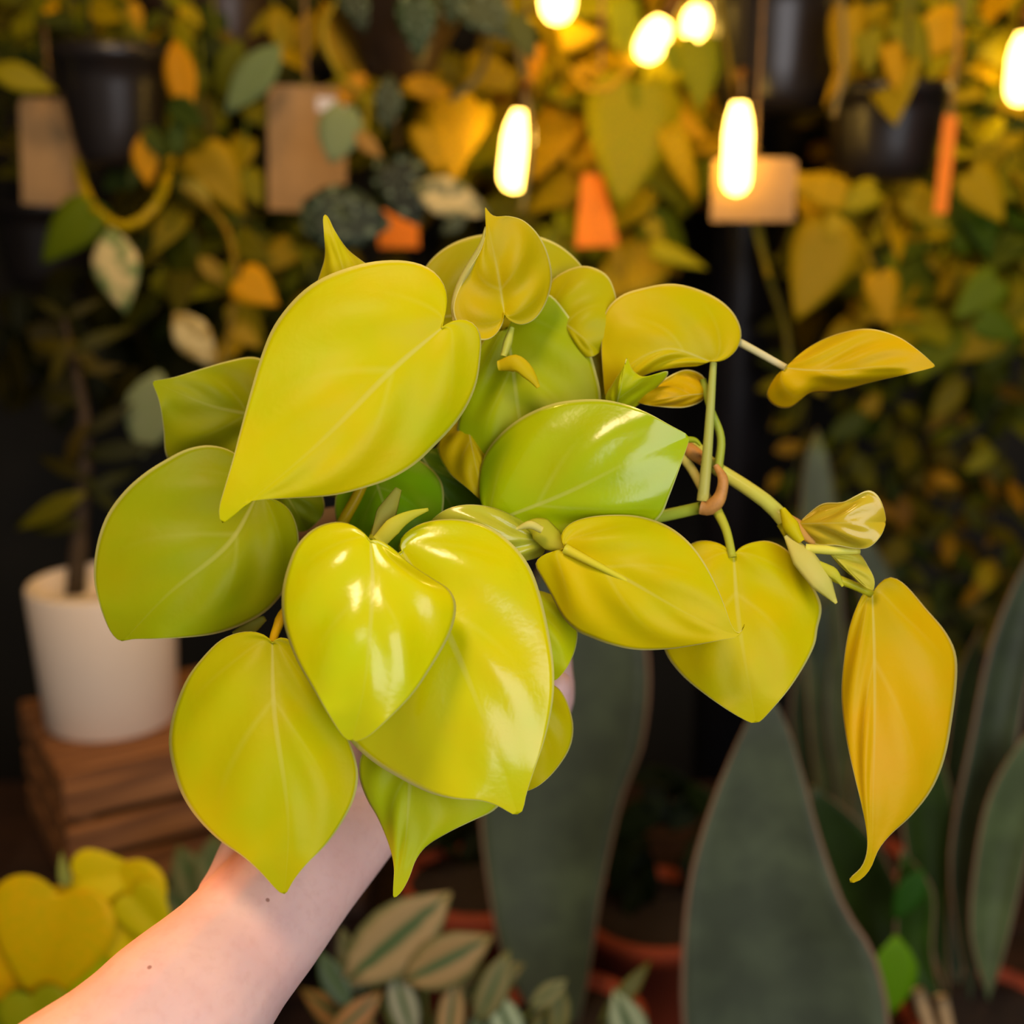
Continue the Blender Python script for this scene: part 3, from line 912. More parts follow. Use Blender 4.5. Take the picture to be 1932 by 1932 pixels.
lf(h1, (140, 385), (230, 440), 1.48, '4e6410', 'oval')
lf(h1, (208, 430), (232, 588), 1.42, '7c9050', 'oval', 'cream', 1.1, var=0)
# upper left, second pot, with the long mixed trails below it
h2 = hanging_plant('brown glazed pot cut off by the top edge, long trails below', 425, -40, 1.66, 200, 155, M_BROWNPOT, 0.82)
trail(h2, [(500, -30, 1.56), (530, 60, 1.5), (470, 200, 1.50), (460, 330, 1.5), (440, 500, 1.5), (445, 640, 1.5), (400, 760, 1.5)], 45, 90, OL + YE[:2], 'heart')
trail(h2, [(350, -30, 1.60), (380, 120, 1.55), (350, 300, 1.55), (420, 420, 1.55), (560, 470, 1.53), (600, 560, 1.52)], 40, 95, OL + DK, 'heart')
trail(h2, [(400, -20, 1.60), (410, 150, 1.58), (400, 300, 1.58), (330, 420, 1.6), (290, 560, 1.6)], 45, 95, DK + OL[:2], 'heart')
vine(h2, [(340, 350, 1.44), (420, 420, 1.44), (445, 520, 1.43), (430, 640, 1.43), (400, 740, 1.43)], 0.004, '8a6c10')
fill(h2, 400, 430, 110, 110, 1.62, 26, 100, OL + DK, 'heart')
fill(h2, 560, 480, 90, 90, 1.66, 22, 100, OL + DK + ['8a8e10'], 'heart')
lf(h2, (530, 85), (420, 210), 1.44, '7e8c60', 'oval', width=0.9, var=0)
lf(h2, (380, 290), (455, 400), 1.46, 'b89410', 'heart', var=1)
lf(h2, (345, 340), (400, 390), 1.45, 'b4a040', 'oval')
lf(h2, (455, 525), (525, 575), 1.40, 'f0b008', 'heart', width=1.2, var=0)
lf(h2, (330, 590), (405, 690), 1.40, 'b09450', 'oval', 'cream', 1.1, var=0)
lf(h2, (445, 620), (490, 655), 1.42, 'c89c20', 'heart')
lf(h2, (375, 485), (425, 535), 1.46, 'b08c30', 'oval')
lf(h2, (300, 700), (262, 862), 1.40, '98a078', 'oval', width=1.2, var=0)
for b, t, c in (((455, 75), (405, 180), '6c6c08'), ((590, 20), (560, 120), 'c49408'), ((610, 0), (700, 165), 'c89808'), ((520, 10), (545, 110), 'a88c08'), ((575, 150), (590, 215), '8c8808')):
    lf(h2, b, t, 1.5, c, 'oval')
# upper centre: bowl with silver spotted leaves
h3 = hanging_plant('wide dark bowl at top centre spilling silver spotted leaves', 752, -25, 1.46, 290, 180, M_BROWNPOT, 0.60, 0.045)
SV = ['33443a', '3c4c3e', '2c3c30', '46564a']
for b, t, c, sk, k in (((785, 0), (790, 110), '2c4020', 'silver', 'heart'), ((660, -20), (690, 60), '24300f', 'silver', 'heart'),
                       ((735, 140), (728, 248), '3c4426', 'silver', 'oval'), ((890, 0), (985, 75), '4c5430', 'silver', 'heart'),
                       ((585, 405), (735, 420), '2e3a2a', 'silver', 'round'), ((735, 300), (790, 420), '20260f', 'silver', 'round'), ((780, 350), (925, 400), '6a7048', 'cream', 'oval'),
                       ((650, 205), (625, 305), '93a077', 'plain', 'round'), ((860, -40), (850, 50), '2c3a14', 'silver', 'heart'), ((960, 20), (1010, 110), '6c6c34', 'plain', 'oval'),
                       ((590, 380), (650, 470), '36442c', 'silver', 'round'), ((880, 410), (830, 440), '4a5238', 'silver', 'oval')):
    lf(h3, b, t, 1.33 if b[1] < 200 else 1.36, c, k, sk, 1.0, var=0)
vine(h3, [(640, -10, 1.40), (610, 60, 1.40), (640, 140, 1.40), (690, 190, 1.39), (690, 260, 1.38), (720, 310, 1.38), (760, 360, 1.38)], 0.003, '9a8a20')
vine(h3, [(890, -10, 1.40), (920, 70, 1.40), (905, 140, 1.40), (850, 190, 1.40)], 0.004, '6c5c34')
vine(h3, [(950, -10, 1.44), (985, 130, 1.44), (1000, 260, 1.44), (985, 400, 1.44)], 0.0045, '8a7448')
lf(h3, (670, 250), (720, 295), 1.36, 'c09048', 'oval')
lf(h3, (690, 140), (630, 200), 1.40, 'd89820', 'oval')
lf(h3, (760, 155), (850, 175), 1.44, 'd09810', 'oval')
# centre right: big yellow leaves around the lamps
h4 = hanging_plant('large glossy black pot hanging above the brightest bulb', 1465, -60, 1.50, 262, 262, M_BLACKPOT, 0.84, 0.022)
h5 = hanging_plant('smaller black pot hanging lower, leaves drooping over its rim', 1676, 160, 1.48, 238, 178, M_BLACKPOT, 0.80, 0.022)
h6 = hanging_plant('pot above the frame with heart leaves hanging between the bulbs', 1130, -330, 1.72, 260, 200, M_BROWNPOT)
for pts in ([(1060, -330, 1.66), (1020, -100, 1.62), (1040, 100, 1.62), (1080, 300, 1.62), (1060, 460, 1.62)],
            [(1130, -330, 1.62), (1160, -60, 1.58), (1180, 120, 1.58), (1210, 300, 1.58), (1230, 480, 1.6)],
            [(1200, -330, 1.68), (1290, -80, 1.62), (1300, 150, 1.62), (1330, 300, 1.62)]):
    trail(h6, pts, 48, 130, YE, 'heart', col='a8840c', r=0.003)
fill(h6, 840, 220, 130, 110, 1.74, 30, 120, YE + OL, 'heart')
fill(h6, 1080, 180, 150, 190, 1.80, 44, 130, YE + ['a87c08', '9c6c06'], 'heart')
fill(h6, 1120, 440, 120, 80, 1.78, 14, 110, OL + ['9c7c08', '7c5c06'], 'heart')
for b, t, c, wd in (((1175, 5), (1185, 100), 'a0a008', 0.9), ((1275, 85), (1270, 140), '8c9408', 1.1), ((1320, 80), (1322, 210), '98980a', 0.95), ((1060, 70), (1140, 60), 'e8bc08', 1.0),
                    ((1200, 165), (1170, 395), 'a89c0a', 1.05), ((1215, 160), (1240, 260), '8a8c08', 0.8), ((1265, 250), (1318, 385), 'd0ac08', 0.55), ((1270, 225), (1345, 265), 'd0a008', 0.8),
                    ((1090, 130), (1180, 150), 'd4a00a', 0.4), ((850, 190), (858, 345), 'd8a808', 0.95), ((800, 240), (830, 330), 'c09408', 0.9), ((900, 200), (880, 300), 'e0b408', 0.8),
                    ((1010, 90), (1005, 160), 'd89008', 0.7), ((1235, 470), (1338, 505), 'c8b408', 0.5), ((1225, 420), (1255, 465), 'a89008', 0.9), ((1160, 470), (1180, 540), 'a88408', 0.5),
                    ((960, 60), (1010, 30), 'b89c10', 0.8)):
    lf(h6, b, t, 1.50, c, 'heart', width=wd, var=0)
vine(h6, [(1075, 130, 1.5), (1105, 165, 1.5), (1150, 165, 1.5), (1195, 125, 1.5)], 0.005, 'c8960c')
# leaves of the pot below the lamps at right
for b, t, c, wd in (((1600, 20), (1590, 180), 'c09808', 0.6), ((1680, 90), (1708, 200), 'cc9c0a', 0.55), ((1640, 60), (1640, 140), '9c8c08', 1.0), ((1700, 40), (1760, 130), '8c8408', 0.9), ((1590, 130), (1555, 200), 'c89c08', 0.4)):
    lf(h5, b, t, 1.40, c, 'heart', width=wd, var=0)
fill(h5, 1710, 55, 95, 80, 1.52, 28, 110, OL + YE, 'heart')
vine(h5, [(1430, 420, 1.5), (1450, 520, 1.5), (1480, 610, 1.5), (1490, 700, 1.5)], 0.0045, '5c5208')
vine(h4, [(1350, -40, 1.36), (1385, 180, 1.40), (1415, 390, 1.44), (1450, 520, 1.46)], 0.003, '8c7408')
vine(h4, [(1585, -40, 1.38), (1592, 120, 1.38), (1572, 220, 1.39)], 0.0036, '8a7448')
# right: mass of trailing leaves
h7 = hanging_plant('dense yellow green trailing plant filling the upper right corner', 1830, -300, 1.66, 280, 220, M_BROWNPOT)
for x in (1640, 1700, 1770, 1840, 1910):
    trail(h7, [(1830 + (x - 1730) * 0.4, -300, 1.60), (x, -60, 1.56), (x + R.uniform(-30, 30), 200, 1.60), (x + R.uniform(-30, 30), 420, 1.58), (x + R.uniform(-40, 40), 640, 1.60)], 42, 120, YE + OL, 'heart', col='9c840c')
fill(h7, 1840, 130, 110, 170, 1.62, 36, 115, YE + OL, 'heart')
fill(h7, 1840, 420, 120, 150, 1.66, 46, 115, OL + YE + GR, 'heart')
fill(h7, 1620, 420, 110, 90, 1.62, 26, 115, YE + OL, 'heart')
for b, t, c, wd in (((1570, 440), (1505, 605), 'b8940a', 1.0), ((1590, 370), (1480, 330), 'd4a808', 0.8), ((1660, 520), (1680, 620), 'c89c08', 0.9), ((1560, 420), (1640, 470), 'c8a81c', 0.7), ((1650, 360), (1560, 400), 'b8a408', 0.8),
                    ((1720, 370), (1800, 440), 'b09808', 0.9), ((1830, 330), (1900, 420), 'bc9c08', 1.0), ((1500, 340), (1560, 370), 'd0a408', 0.8), ((1880, 530), (1800, 600), '6c7c0c', 1.0), ((1850, 600), (1932, 640), '5c700c', 1.0)):
    lf(h7, b, t, 1.46, c, 'heart', width=wd, var=0)
h8 = hanging_plant('shaded small leaved trailing plant at right behind the paddle leaves', 1760, 420, 1.95, 240, 170, M_BROWNPOT)
fill(h8, 1700, 720, 240, 150, 1.86, 84, 78, DK + OL + ['7c5c08', 'a07408'], 'oval')
fill(h8, 1760, 980, 190, 170, 1.86, 84, 78, DK + ['5c4c08', '7c5808', '946a08'], 'oval')
fill(h8, 1800, 1200, 150, 120, 1.90, 40, 78, DK, 'oval')
for x in (1500, 1600, 1700, 1800, 1880):
    trail(h8, [(1760, 420, 1.90), (x, 520, 1.84), (x + 20, 760, 1.82), (x - 10, 980, 1.82), (x + 15, 1180, 1.84)], 60, 80, DK + OL, 'oval', col='4c440c')
for b, t, c in (((1460, 850), (1520, 840), 'a07408'), ((1470, 890), (1450, 930), 'a87c08'), ((1760, 900), (1815, 915), 'b07c08'), ((1660, 740), (1620, 800), 'a08008'), ((1880, 850), (1820, 890), '8c8408'), ((1820, 710), (1760, 790), 'a08408'), ((1640, 780), (1560, 830), '4c540c')):
    lf(h8, b, t, 1.70, c, 'oval', var=0)
# foliage of the shadows at left
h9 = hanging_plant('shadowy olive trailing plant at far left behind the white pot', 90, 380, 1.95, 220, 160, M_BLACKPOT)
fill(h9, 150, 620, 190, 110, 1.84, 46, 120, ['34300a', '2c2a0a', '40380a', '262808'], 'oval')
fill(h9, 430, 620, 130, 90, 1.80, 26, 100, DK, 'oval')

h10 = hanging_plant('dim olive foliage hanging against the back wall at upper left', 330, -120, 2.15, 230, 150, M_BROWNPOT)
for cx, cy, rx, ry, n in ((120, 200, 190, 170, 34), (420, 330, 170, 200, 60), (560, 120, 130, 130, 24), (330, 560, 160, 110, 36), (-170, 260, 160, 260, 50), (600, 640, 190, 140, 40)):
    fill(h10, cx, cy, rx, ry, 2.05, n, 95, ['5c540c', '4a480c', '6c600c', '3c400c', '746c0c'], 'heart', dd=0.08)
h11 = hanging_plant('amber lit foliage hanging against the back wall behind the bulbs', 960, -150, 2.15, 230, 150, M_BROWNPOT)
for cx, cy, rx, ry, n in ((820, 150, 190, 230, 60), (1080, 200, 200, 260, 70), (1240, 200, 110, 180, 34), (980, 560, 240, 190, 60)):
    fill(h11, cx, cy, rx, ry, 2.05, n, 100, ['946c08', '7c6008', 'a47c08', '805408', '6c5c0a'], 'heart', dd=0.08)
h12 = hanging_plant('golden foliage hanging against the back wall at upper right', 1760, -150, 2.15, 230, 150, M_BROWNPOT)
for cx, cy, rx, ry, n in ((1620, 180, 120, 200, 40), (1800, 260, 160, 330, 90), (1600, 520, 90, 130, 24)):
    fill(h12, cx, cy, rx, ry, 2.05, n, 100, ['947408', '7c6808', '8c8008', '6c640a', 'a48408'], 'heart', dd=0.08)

# ------------------------------------------------------------------ bulbs
def bulb(label, px, py, d, length, dia, tilt=0.0):
    p = at(px, py, d)
    L_, r = length * d / FPX, dia * d / FPX / 2
    root = thing('light_bulb', label, 'light bulb', p, 'lit filament bulbs among the leaves')
    rot = Matrix.Rotation(tilt, 4, 'Y')
    prof = [(0.0008, -L_ / 2), (r * 0.55, -L_ / 2 + r * 0.15), (r * 0.9, -L_ / 2 + r * 0.6), (r, -L_ / 2 + r * 1.1), (r, L_ * 0.15), (r * 0.85, L_ * 0.32), (r * 0.5, L_ * 0.5)]
    g = obj('glass', lathe_mesh('glass', prof, 20), M_BULB, root)
    fl = obj('filament', tube_mesh('filament', [(math.cos(a * 2.2) * r * 0.28, math.sin(a * 2.2) * r * 0.28, -L_ * 0.33 + L_ * 0.62 * a / 8) for a in range(9)], r * 0.16, 6, 24), M_FIL, root)
    c = obj('socket', lathe_mesh('socket', [(r * 0.55, L_ * 0.48), (r * 0.62, L_ * 0.5), (r * 0.62, L_ * 0.5 + 0.03), (r * 0.3, L_ * 0.5 + 0.036)], 16), M_CAP, root)
    ld = bpy.data.lights.new('bulb_light', 'POINT')
    ld.energy = 3.8
    ld.color = (1.0, 0.58, 0.14)
    ld.shadow_soft_size = r * 0.7
    lo = bpy.data.objects.new('bulb_light', ld)
    C.objects.link(lo)
    lo.parent = root
    for o in (g, c, fl):
        o.matrix_parent_inverse = Matrix.Identity(4)
        o.matrix_basis = rot
    top = rot @ Vector((0, 0, L_ * 0.5 + 0.034))
    k = obj('cord', tube_mesh('cord', [top, top + Vector((0, 0, 0.1)), Vector((top.x, 0, CEIL - p.z - 0.002))], 0.002, 6, 6), M_WIRE, root)
    k.matrix_parent_inverse = Matrix.Identity(4)
    fl.parent = g
    fl.matrix_basis = Matrix.Identity(4)
    return root
bulb('tall glowing tube bulb below the large black pot', 1392, 280, 1.37, 170, 52)
bulb('glowing tilted bulb in the middle above the curled leaf', 976, 285, 1.46, 150, 58, 0.12)
bulb('glowing bulb peeking out over the heart leaves, left of a close pair', 1232, 76, 1.56, 85, 56, 0.5)
bulb('glowing bulb, right of the close pair at the top', 1312, 44, 1.60, 65, 50, 0.2)
bulb('glowing bulb cut by the top edge of the picture', 1052, -8, 1.46, 100, 66)
bulb('glowing bulb at the right edge of the picture', 1930, 130, 1.52, 130, 56)

# ------------------------------------------------------------------ hanging tags
def price_tag(label, px, py, d, w_px, h_px, mat, tilt=0.0, yaw=0.0, sticker=False, poly=None, up=None):
    p = at(px, py, d)
    W, H = w_px * d / FPX, h_px * d / FPX
    root = thing('price_tag', label, 'tag', p, 'paper tags hanging among the plants')
    pts = poly or [(-0.5, -0.5), (0.5, -0.5), (0.5, 0.44), (0.42, 0.5), (-0.42, 0.5), (-0.5, 0.44)]
    n = len(pts)
    V = [(x * W, -0.0006, y * H) for x, y in pts] + [(x * W, 0.0006, y * H) for x, y in pts]
    F = [tuple(range(n)), tuple(range(2 * n - 1, n - 1, -1))] + [(i, i + n, (i + 1) % n + n, (i + 1) % n) for i in range(n)]
    me = mesh('card', V, F)
    M = Matrix.Rotation(yaw, 4, 'Z') @ Matrix.Rotation(tilt, 4, 'Y')
    c = obj('card', me, mat, root, smooth=False)
    c.matrix_parent_inverse = Matrix.Identity(4)
    c.matrix_basis = M
    if sticker:
        s = obj('sticker', box_mesh('sticker', W * 0.36, 0.0006, H * 0.11), M_STICKER, root, smooth=False)
        s.matrix_parent_inverse = Matrix.Identity(4)
        s.matrix_basis = M @ Matrix.Translation((W * 0.30, -0.0011, H * 0.36))
        s['label'] = 'white sticker'
    a = M @ Vector((0, 0, H * 0.47))
    st = obj('string', tube_mesh('string', [a, a + Vector((0.002, 0.0, (CEIL - p.z) * 0.4)), Vector((a.x, 0, CEIL - p.z - 0.002))], 0.0022, 6, 8), M_STRING, root)
    st.matrix_parent_inverse = Matrix.Identity(4)
    if sticker:
        s.parent = c
        s.matrix_basis = Matrix.Translation((W * 0.30, -0.0011, H * 0.36))
    return root
price_tag('brown kraft tag half hidden by the black pot at upper left', 98, 288, 1.56, 118, 195, M_KRAFT, 0.06)
price_tag('large brown kraft tag on a string with a small white sticker', 580, 282, 1.50, 148, 228, M_KRAFT, 0.04, sticker=True)
price_tag('bright orange tapered tag hanging right of the middle bulb', 1128, 398, 1.56, 84, 135, M_ORANGE, poly=[(-0.5, -0.5), (0.5, -0.48), (0.08, 0.5), (-0.36, 0.5)])
price_tag('small orange tag low beside the silver spotted leaf', 752, 432, 1.62, 76, 70, M_ORANGE)
price_tag('wide tan tag right under the tall tube bulb', 1422, 358, 1.41, 158, 116, M_KRAFT)
price_tag('narrow orange tag seen edge on beside the smaller black pot', 1784, 310, 1.41, 26, 180, M_ORANGE, 0.03)

# ------------------------------------------------------------------ post, table, stand, crate
TZ = 0.56
post = tag(obj('steel_post', box_mesh('steel_post', 0.082, 0.082, 2.7, 0.006), M_POST), 'black square steel post standing behind the vines right of centre', 'post')
pp = at(1388, 700, 1.95)
post.location = (pp.x, pp.y, 1.35)

table = thing('display_table', 'low dark wooden display table carrying the pots along the bottom', 'table', (0, 1.55, 0))
for i in range(5):
    o = obj('plank', box_mesh('plank', 2.8, 0.206, 0.035, 0.003), M_WOOD2, table, smooth=False)
    o.matrix_parent_inverse = Matrix.Identity(4)
    o.location = (0, -0.69 + i * 0.21, TZ - 0.0175)
for x in (-1.3, 1.3):
    for y in (-0.7, 0.2):
        o = obj('leg', box_mesh('leg', 0.06, 0.06, TZ - 0.035, 0.004), M_WOOD2, table, smooth=False)
        o.matrix_parent_inverse = Matrix.Identity(4)
        o.location = (x, y, (TZ - 0.035) / 2)

SZ = 0.745
stand_at = at(120, 1640, 1.34)
stand = thing('wooden_stand', 'small wooden stand carrying the slatted crate at lower left', 'stand', (stand_at.x + 0.13, stand_at.y + 0.15, TZ))
for nm, sz, lc in (('top_board', (0.40, 0.40, 0.022), (0, 0, SZ - TZ - 0.011)), ('side_panel', (0.022, 0.38, SZ - TZ - 0.022), (-0.17, 0, (SZ - TZ - 0.022) / 2)), ('side_panel', (0.022, 0.38, SZ - TZ - 0.022), (0.17, 0, (SZ - TZ - 0.022) / 2))):
    o = obj(nm, box_mesh(nm, *sz, 0.002), M_WOOD2, stand, smooth=False)
    o.matrix_parent_inverse = Matrix.Identity(4)
    o.location = lc

CH = 0.132
corner = at(132, 1632, 1.27)
crate = thing('wooden_crate', 'weathered slatted wooden crate under the white pot', 'crate', (corner.x, corner.y, SZ))
crate.rotation_euler = (0, 0, math.radians(31))
CWX, CWY = 0.34, 0.24
ph = (CH - 0.020) / 3
for i in range(3):
    z = ph / 2 + i * (ph + 0.010)
    for nm, sz, lc in ((('plank', (CWX, 0.012, ph), (CWX / 2, 0.006, z))), ('plank', (CWX, 0.012, ph), (CWX / 2, CWY - 0.006, z)), ('plank', (0.012, CWY - 0.026, ph), (0.006, CWY / 2, z)), ('plank', (0.012, CWY - 0.026, ph), (CWX - 0.006, CWY / 2, z))):
        o = obj(nm, box_mesh(nm, *sz, 0.0025), M_WOOD, crate, smooth=False)
        o.matrix_parent_inverse = Matrix.Identity(4)
        o.location = lc
for x in (0.022, CWX - 0.022):
    for y in (0.022, CWY - 0.022):
        o = obj('corner_post', box_mesh('corner_post', 0.018, 0.018, CH, 0.002), M_WOOD, crate, smooth=False)
        o.matrix_parent_inverse = Matrix.Identity(4)
        o.location = (x, y, CH / 2)
for i in range(5):
    o = obj('lid_board', box_mesh('lid_board', CWX, CWY / 5 - 0.003, 0.009, 0.002), M_WOOD, crate, smooth=False)
    o.matrix_parent_inverse = Matrix.Identity(4)
    o.location = (CWX / 2, CWY / 10 + i * CWY / 5, CH + 0.0045)

# white pot with a thin dark plant
cz = SZ + CH + 0.009
wb = at(212, 1354, 1.40)
k_ = (cz - CAM.z) / (wb.z - CAM.z)
wb = CAM + (wb - CAM) * k_
wd = 1.40 * k_
wr = 266 * wd / FPX / 2
wh = 270 * wd / FPX
wp = thing('dracaena', 'spindly dark dracaena in a white cylinder pot on the crate', 'houseplant', wb)
for nm, prof, mt in (('pot', [(0.002, 0), (wr * 0.86, 0), (wr * 0.90, 0.004), (wr, wh - 0.004), (wr - 0.002, wh), (wr - 0.008, wh), (wr - 0.009, wh * 0.9)], M_WHITE), ('soil', [(wr - 0.009, wh * 0.86), (wr - 0.009, wh * 0.88), (0.002, wh * 0.9)], M_SOIL)):
    o = obj(nm, lathe_mesh(nm, prof, 40), mt, wp)
    o.location = wb
    o.matrix_parent_inverse = Matrix.Translation(-wb)
stem_base = at(150, 1120, wd)
obj('trunk', tube_mesh('trunk', [wb + Vector((-0.03, 0, wh * 0.88)), at(150, 1000, wd), at(160, 800, wd), at(120, 600, wd + 0.03)], [0.011, 0.009, 0.007, 0.004], 8), plain('dracaena_bark', lin('3c2c18'), 0.8, var=0.4, scale=60), wp)
for b, t, c in (((155, 990), (0, 985), '3e3a08'), ((160, 930), (20, 1000), '6c6408'), ((160, 900), (60, 860), '3c3408'), ((165, 930), (250, 880), '2e3008'), ((160, 820), (250, 760), '34300a'), ((150, 760), (60, 740), '3a360a'),
                ((140, 660), (30, 640), '54480a'), ((140, 660), (240, 610), '44400a'), ((130, 640), (200, 720), '5c4c0a'), ((130, 640), (90, 730), '54480a'), ((160, 800), (110, 900), '4c3c08'), ((160, 900), (230, 980), '3c3a0a'), ((125, 600), (60, 560), '3c360a'), ((125, 600), (190, 560), '3c360a'), ((160, 860), (300, 840), '2e2e0a'), ((155, 700), (230, 690), '54460a')):
    lf(wp, b, t, wd - 0.02, c, 'lance', width=1.5)

# ------------------------------------------------------------------ plants standing on the table
def pot_on_table(name, label, px, d, r, h, mat=M_TERRA, py=1850, cat='houseplant', rim=True):
    q = at(px, py, d)
    base = Vector((q.x, q.y, TZ))
    root = thing(name, label, cat, base)
    prof = [(0.002, 0), (r * 0.74, 0), (r * 0.76, 0.003), (r * 0.92, h * 0.78), (r, h * 0.79), (r, h), (r - 0.007, h), (r - 0.008, h * 0.85)]
    o = obj('pot', lathe_mesh('pot', prof, 40), mat, root)
    s = obj('soil', lathe_mesh('soil', [(r - 0.008, h * 0.86), (r - 0.008, h * 0.9), (r * 0.4, h * 0.93), (0.002, h * 0.93)], 24), M_SOIL, root)
    for x in (o, s):
        x.location = base
        x.matrix_parent_inverse = Matrix.Translation(-base)
    return root, base + Vector((0, 0, h * 0.9))

def paddle_leaf(parent, name, edgeA, edgeB, base, tip, d0, d1, col, cup=0.012, mat=M_PADDLE, nt=26, nu=5, thick=0.0025, cols=None):
    """a stiff upright blade from its base to its tip, edges curved, thick and channelled"""
    a = catmull([base] + edgeA + [tip], nt)
    b = catmull([base] + edgeB + [tip], nt)
    V, F, UV = [], [], []
    for i in range(nt):
        t = i / (nt - 1)
        for j in range(2 * nu + 1):
            f = j / (2 * nu)
            p = a[i].lerp(b[i], f)
            d = d0 + (d1 - d0) * t + cup * math.sin(math.pi * f) * math.sin(math.pi * min(1, t * 1.1))
            V.append(at(p[0], p[1], d))
            UV.append((abs(2 * f - 1), t))
    for i in range(nt - 1):
        for j in range(2 * nu):
            q = i * (2 * nu + 1) + j
            F.append((q, q + 1, q + 2 * nu + 2, q + 2 * nu + 1))
    me = mesh(name, V, F, UV)
    bm = bmesh.new()
    bm.from_mesh(me)
    bmesh.ops.remove_doubles(bm, verts=bm.verts, dist=0.0003)
    bm.to_mesh(me)
    bm.free()
    o = obj(name, me, mat, parent, lin(col))
    o.matrix_parent_inverse = Matrix.Translation(-parent.location)
    so = o.modifiers.new('thickness', 'SOLIDIFY')
    so.thickness = thick
    so.offset = 0
    return o

sA, _ = pot_on_table('snake_plant', 'broad grey green paddle leaf left of the dark gap, below the yellow leaves', 1080, 1.18, 0.070, 0.150, py=2020)
paddle_leaf(sA, 'leaf', [(960, 1840), (915, 1640), (905, 1480), (925, 1300), (980, 1150), (1040, 1040)], [(1110, 1850), (1135, 1690), (1175, 1510), (1215, 1400), (1226, 1250), (1190, 1100), (1120, 1020)], (1075, 2000), (1085, 985), 1.17, 1.14, '3c4430')
sB, _ = pot_on_table('snake_plant', 'tall pointed paddle leaf with a brown rim at bottom centre right', 1470, 1.02, 0.072, 0.150, py=2220)
paddle_leaf(sB, 'leaf', [(1330, 2120), (1290, 1960), (1285, 1820), (1300, 1660), (1340, 1520), (1390, 1400)], [(1640, 2120), (1680, 1960), (1655, 1810), (1595, 1710), (1548, 1580), (1515, 1460), (1478, 1350)], (1470, 2210), (1440, 1300), 1.02, 0.98, '444c3a', 0.02)
sC, _ = pot_on_table('snake_plant', 'narrow grey green blades rising behind the growing vine tip', 1600, 1.52, 0.065, 0.130, py=1760)
for A_, B_, bs, tp, c in (([(1540, 1500), (1512, 1150), (1510, 950), (1520, 860)], [(1620, 1500), (1590, 1150), (1578, 950), (1562, 860)], (1585, 1700), (1542, 808), '465034'),
                          ([(1600, 1500), (1640, 1300), (1630, 1150), (1605, 1060)], [(1680, 1500), (1720, 1300), (1700, 1140), (1660, 1040)], (1640, 1700), (1610, 1000), '3e4834'),
                          ([(1520, 1500), (1490, 1350), (1520, 1200)], [(1580, 1500), (1560, 1350), (1570, 1200)], (1580, 1700), (1560, 1120), '2c3822')):
    paddle_leaf(sC, 'leaf', A_, B_, bs, tp, 1.50, 1.50, c, 0.01, nt=18, nu=3)
sD, _ = pot_on_table('snake_plant', 'dark mottled blades in an orange clay pot at the lower right corner', 1850, 1.22, 0.080, 0.125, py=1935)
for A_, B_, bs, tp, c, dd in (([(1790, 1640), (1830, 1400), (1880, 1180)], [(1890, 1640), (1920, 1400), (1960, 1180)], (1830, 1890), (1985, 960), '343e2c', 0.0),
                              ([(1830, 1750), (1850, 1560), (1885, 1460)], [(1900, 1780), (1950, 1560), (1960, 1460)], (1865, 1890), (1940, 1380), '4c5a3a', -0.03),
                              ([(1730, 1700), (1700, 1540), (1720, 1440)], [(1790, 1700), (1800, 1540), (1780, 1440)], (1790, 1890), (1740, 1350), '26380f', 0.02),
                              ([(1650, 1820), (1560, 1650), (1530, 1560)], [(1740, 1780), (1660, 1600), (1600, 1530)], (1770, 1890), (1530, 1480), '22340c', 0.05),
                              ([(1760, 1700), (1770, 1560), (1800, 1300)], [(1830, 1700), (1850, 1560), (1850, 1300)], (1810, 1890), (1850, 1180), '30402c', 0.06),
                              ([(1700, 1840), (1690, 1700)], [(1760, 1800), (1760, 1680)], (1780, 1890), (1700, 1600), '2c4410', -0.02)):
    paddle_leaf(sD, 'leaf', A_, B_, bs, tp, 1.21 + dd, 1.18 + dd, c, 0.012, nt=18, nu=3)
lf(sD, (1690, 1765), (1685, 1925), 1.14, '6a9c0c', 'oval', width=1.1, var=0)
lf(sD, (1740, 1640), (1690, 1740), 1.15, '2e5a14', 'oval', width=1.0, var=0)
for b, t in (((1760, 1960), (1730, 1868)), ((1790, 1950), (1775, 1880))):
    obj('plant_stake', tube_mesh('plant_stake', [at(*b, 1.15), at(*t, 1.15)], 0.0065, 8, 4), M_STICK, sD)
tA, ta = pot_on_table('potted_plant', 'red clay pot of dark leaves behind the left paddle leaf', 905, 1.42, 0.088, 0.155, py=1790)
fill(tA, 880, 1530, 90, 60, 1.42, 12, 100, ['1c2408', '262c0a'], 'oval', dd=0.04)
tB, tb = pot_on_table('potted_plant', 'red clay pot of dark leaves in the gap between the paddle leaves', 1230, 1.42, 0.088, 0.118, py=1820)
fill(tB, 1260, 1560, 90, 130, 1.44, 22, 110, ['141c08', '1a240a', '202a0a'], 'oval', dd=0.04)
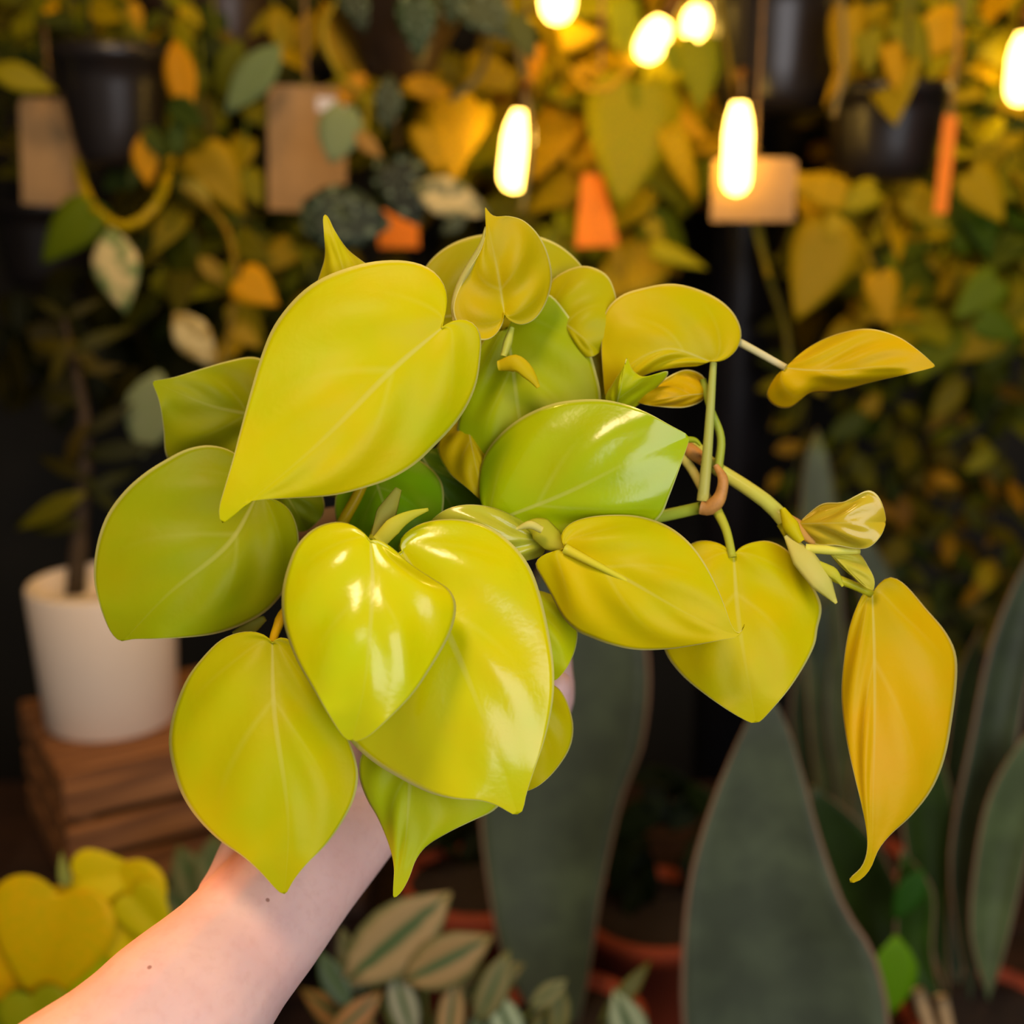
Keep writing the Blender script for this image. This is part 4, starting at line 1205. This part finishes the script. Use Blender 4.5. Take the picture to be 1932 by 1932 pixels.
# striped plant along the bottom
st_, sb = pot_on_table('striped_plant', 'tan and green striped leafy plant along the bottom beside the forearm', 830, 1.10, 0.075, 0.11, py=2080)
for b, t, c, wd in (((650, 1850), (850, 1690), 'a08a5a', 1.05), ((760, 1850), (930, 1775), 'a08450', 1.1), ((690, 1880), (640, 1760), '7c7c5c', 0.9), ((860, 1880), (990, 1830), '8c7c4c', 1.0), ((780, 1960), (740, 1830), '9c9878', 0.9), ((840, 1990), (860, 1850), 'a88450', 0.8),
                    ((900, 2000), (925, 1880), '9cb08c', 1.0), ((980, 1990), (930, 1870), 'a8b890', 1.0), ((1000, 1900), (1070, 1850), '8c8450', 1.0), ((1210, 2000), (1160, 1870), 'a4b084', 1.1), ((720, 1960), (560, 1880), 'a07038', 0.8), ((620, 1960), (720, 1880), 'a0703c', 0.9),
                    ((1050, 1960), (1060, 1860), '7a7038', 0.9), ((1130, 1930), (1230, 1820), '6c6020', 0.5), ((660, 1900), (600, 1800), '506048', 0.9), ((1000, 1980), (1040, 1900), '746c30', 0.9), ((900, 1930), (960, 1800), '7c7444', 0.9)):
    lf(st_, b, t, 1.06 + R.uniform(-0.03, 0.03), c, 'oval', 'stripe', wd * 1.15)
for x, y in ((700, 1850), (800, 1860), (920, 1880), (1010, 1900), (1180, 1930)):
    vine(st_, [(830 + (x - 830) * 0.3, 2060, 1.10), ((x + 830) / 2, 1990, 1.07), (x, y, 1.06)], 0.002, '6a7038')
st2, _ = pot_on_table('striped_plant', 'grey green striped plant between the crate and the forearm', 395, 1.22, 0.05, 0.09, py=1830)
for b, t, c in (((390, 1720), (330, 1600), '6c6c40'), ((400, 1730), (400, 1580), '5c5e34'), ((380, 1740), (300, 1680), '6e6a44'), ((410, 1720), (470, 1620), '3a4424'), ((390, 1760), (350, 1700), '746c48'), ((400, 1780), (440, 1690), '3c4420')):
    lf(st2, b, t, 1.18, c, 'oval', 'stripe', 1.4)
vine(st2, [(395, 1800, 1.22), (395, 1740, 1.18)], 0.0025, '5a6038')
# the second lime philodendron at lower left
y2, yb = pot_on_table('philodendron', 'blurred yellow heart leaf philodendron standing at the bottom left corner', 150, 1.02, 0.065, 0.11, py=2060)
for b, t, c, wd, k in (((110, 1690), (50, 1930), 'f6cc00', 1.1, 1), ((215, 1650), (255, 1850), 'f4d600', 1.05, 2), ((30, 1740), (-50, 1930), 'f6c400', 1.1, 2), ((215, 1770), (170, 1990), 'dce000', 1.15, 0), ((150, 1660), (265, 1650), 'f6d800', 1.1, 1),
                       ((280, 1770), (340, 1830), '86b808', 1.2, 0), ((60, 1880), (90, 2020), 'a8a408', 1.1, 1), ((150, 1680), (190, 1850), 'f0cc00', 1.1, 1), ((10, 1890), (70, 1990), '8c9c08', 1.0, 0), ((250, 1690), (330, 1790), 'e8d000', 0.9, 2), ((125, 1665), (110, 1610), 'a8a850', 0.5, 1)):
    o = lf(y2, b, t, 0.98 + R.uniform(-0.03, 0.02), c, 'heart', 'fine', width=wd * 1.2, var=k)
for x, y in ((120, 1690), (210, 1660), (40, 1730), (230, 1790), (280, 1770), (90, 1860)):
    vine(y2, [(150, 2030, 1.02), ((x + 150) / 2, 1930, 1.01), (x, y, 0.99)], 0.002, 'a8a020')
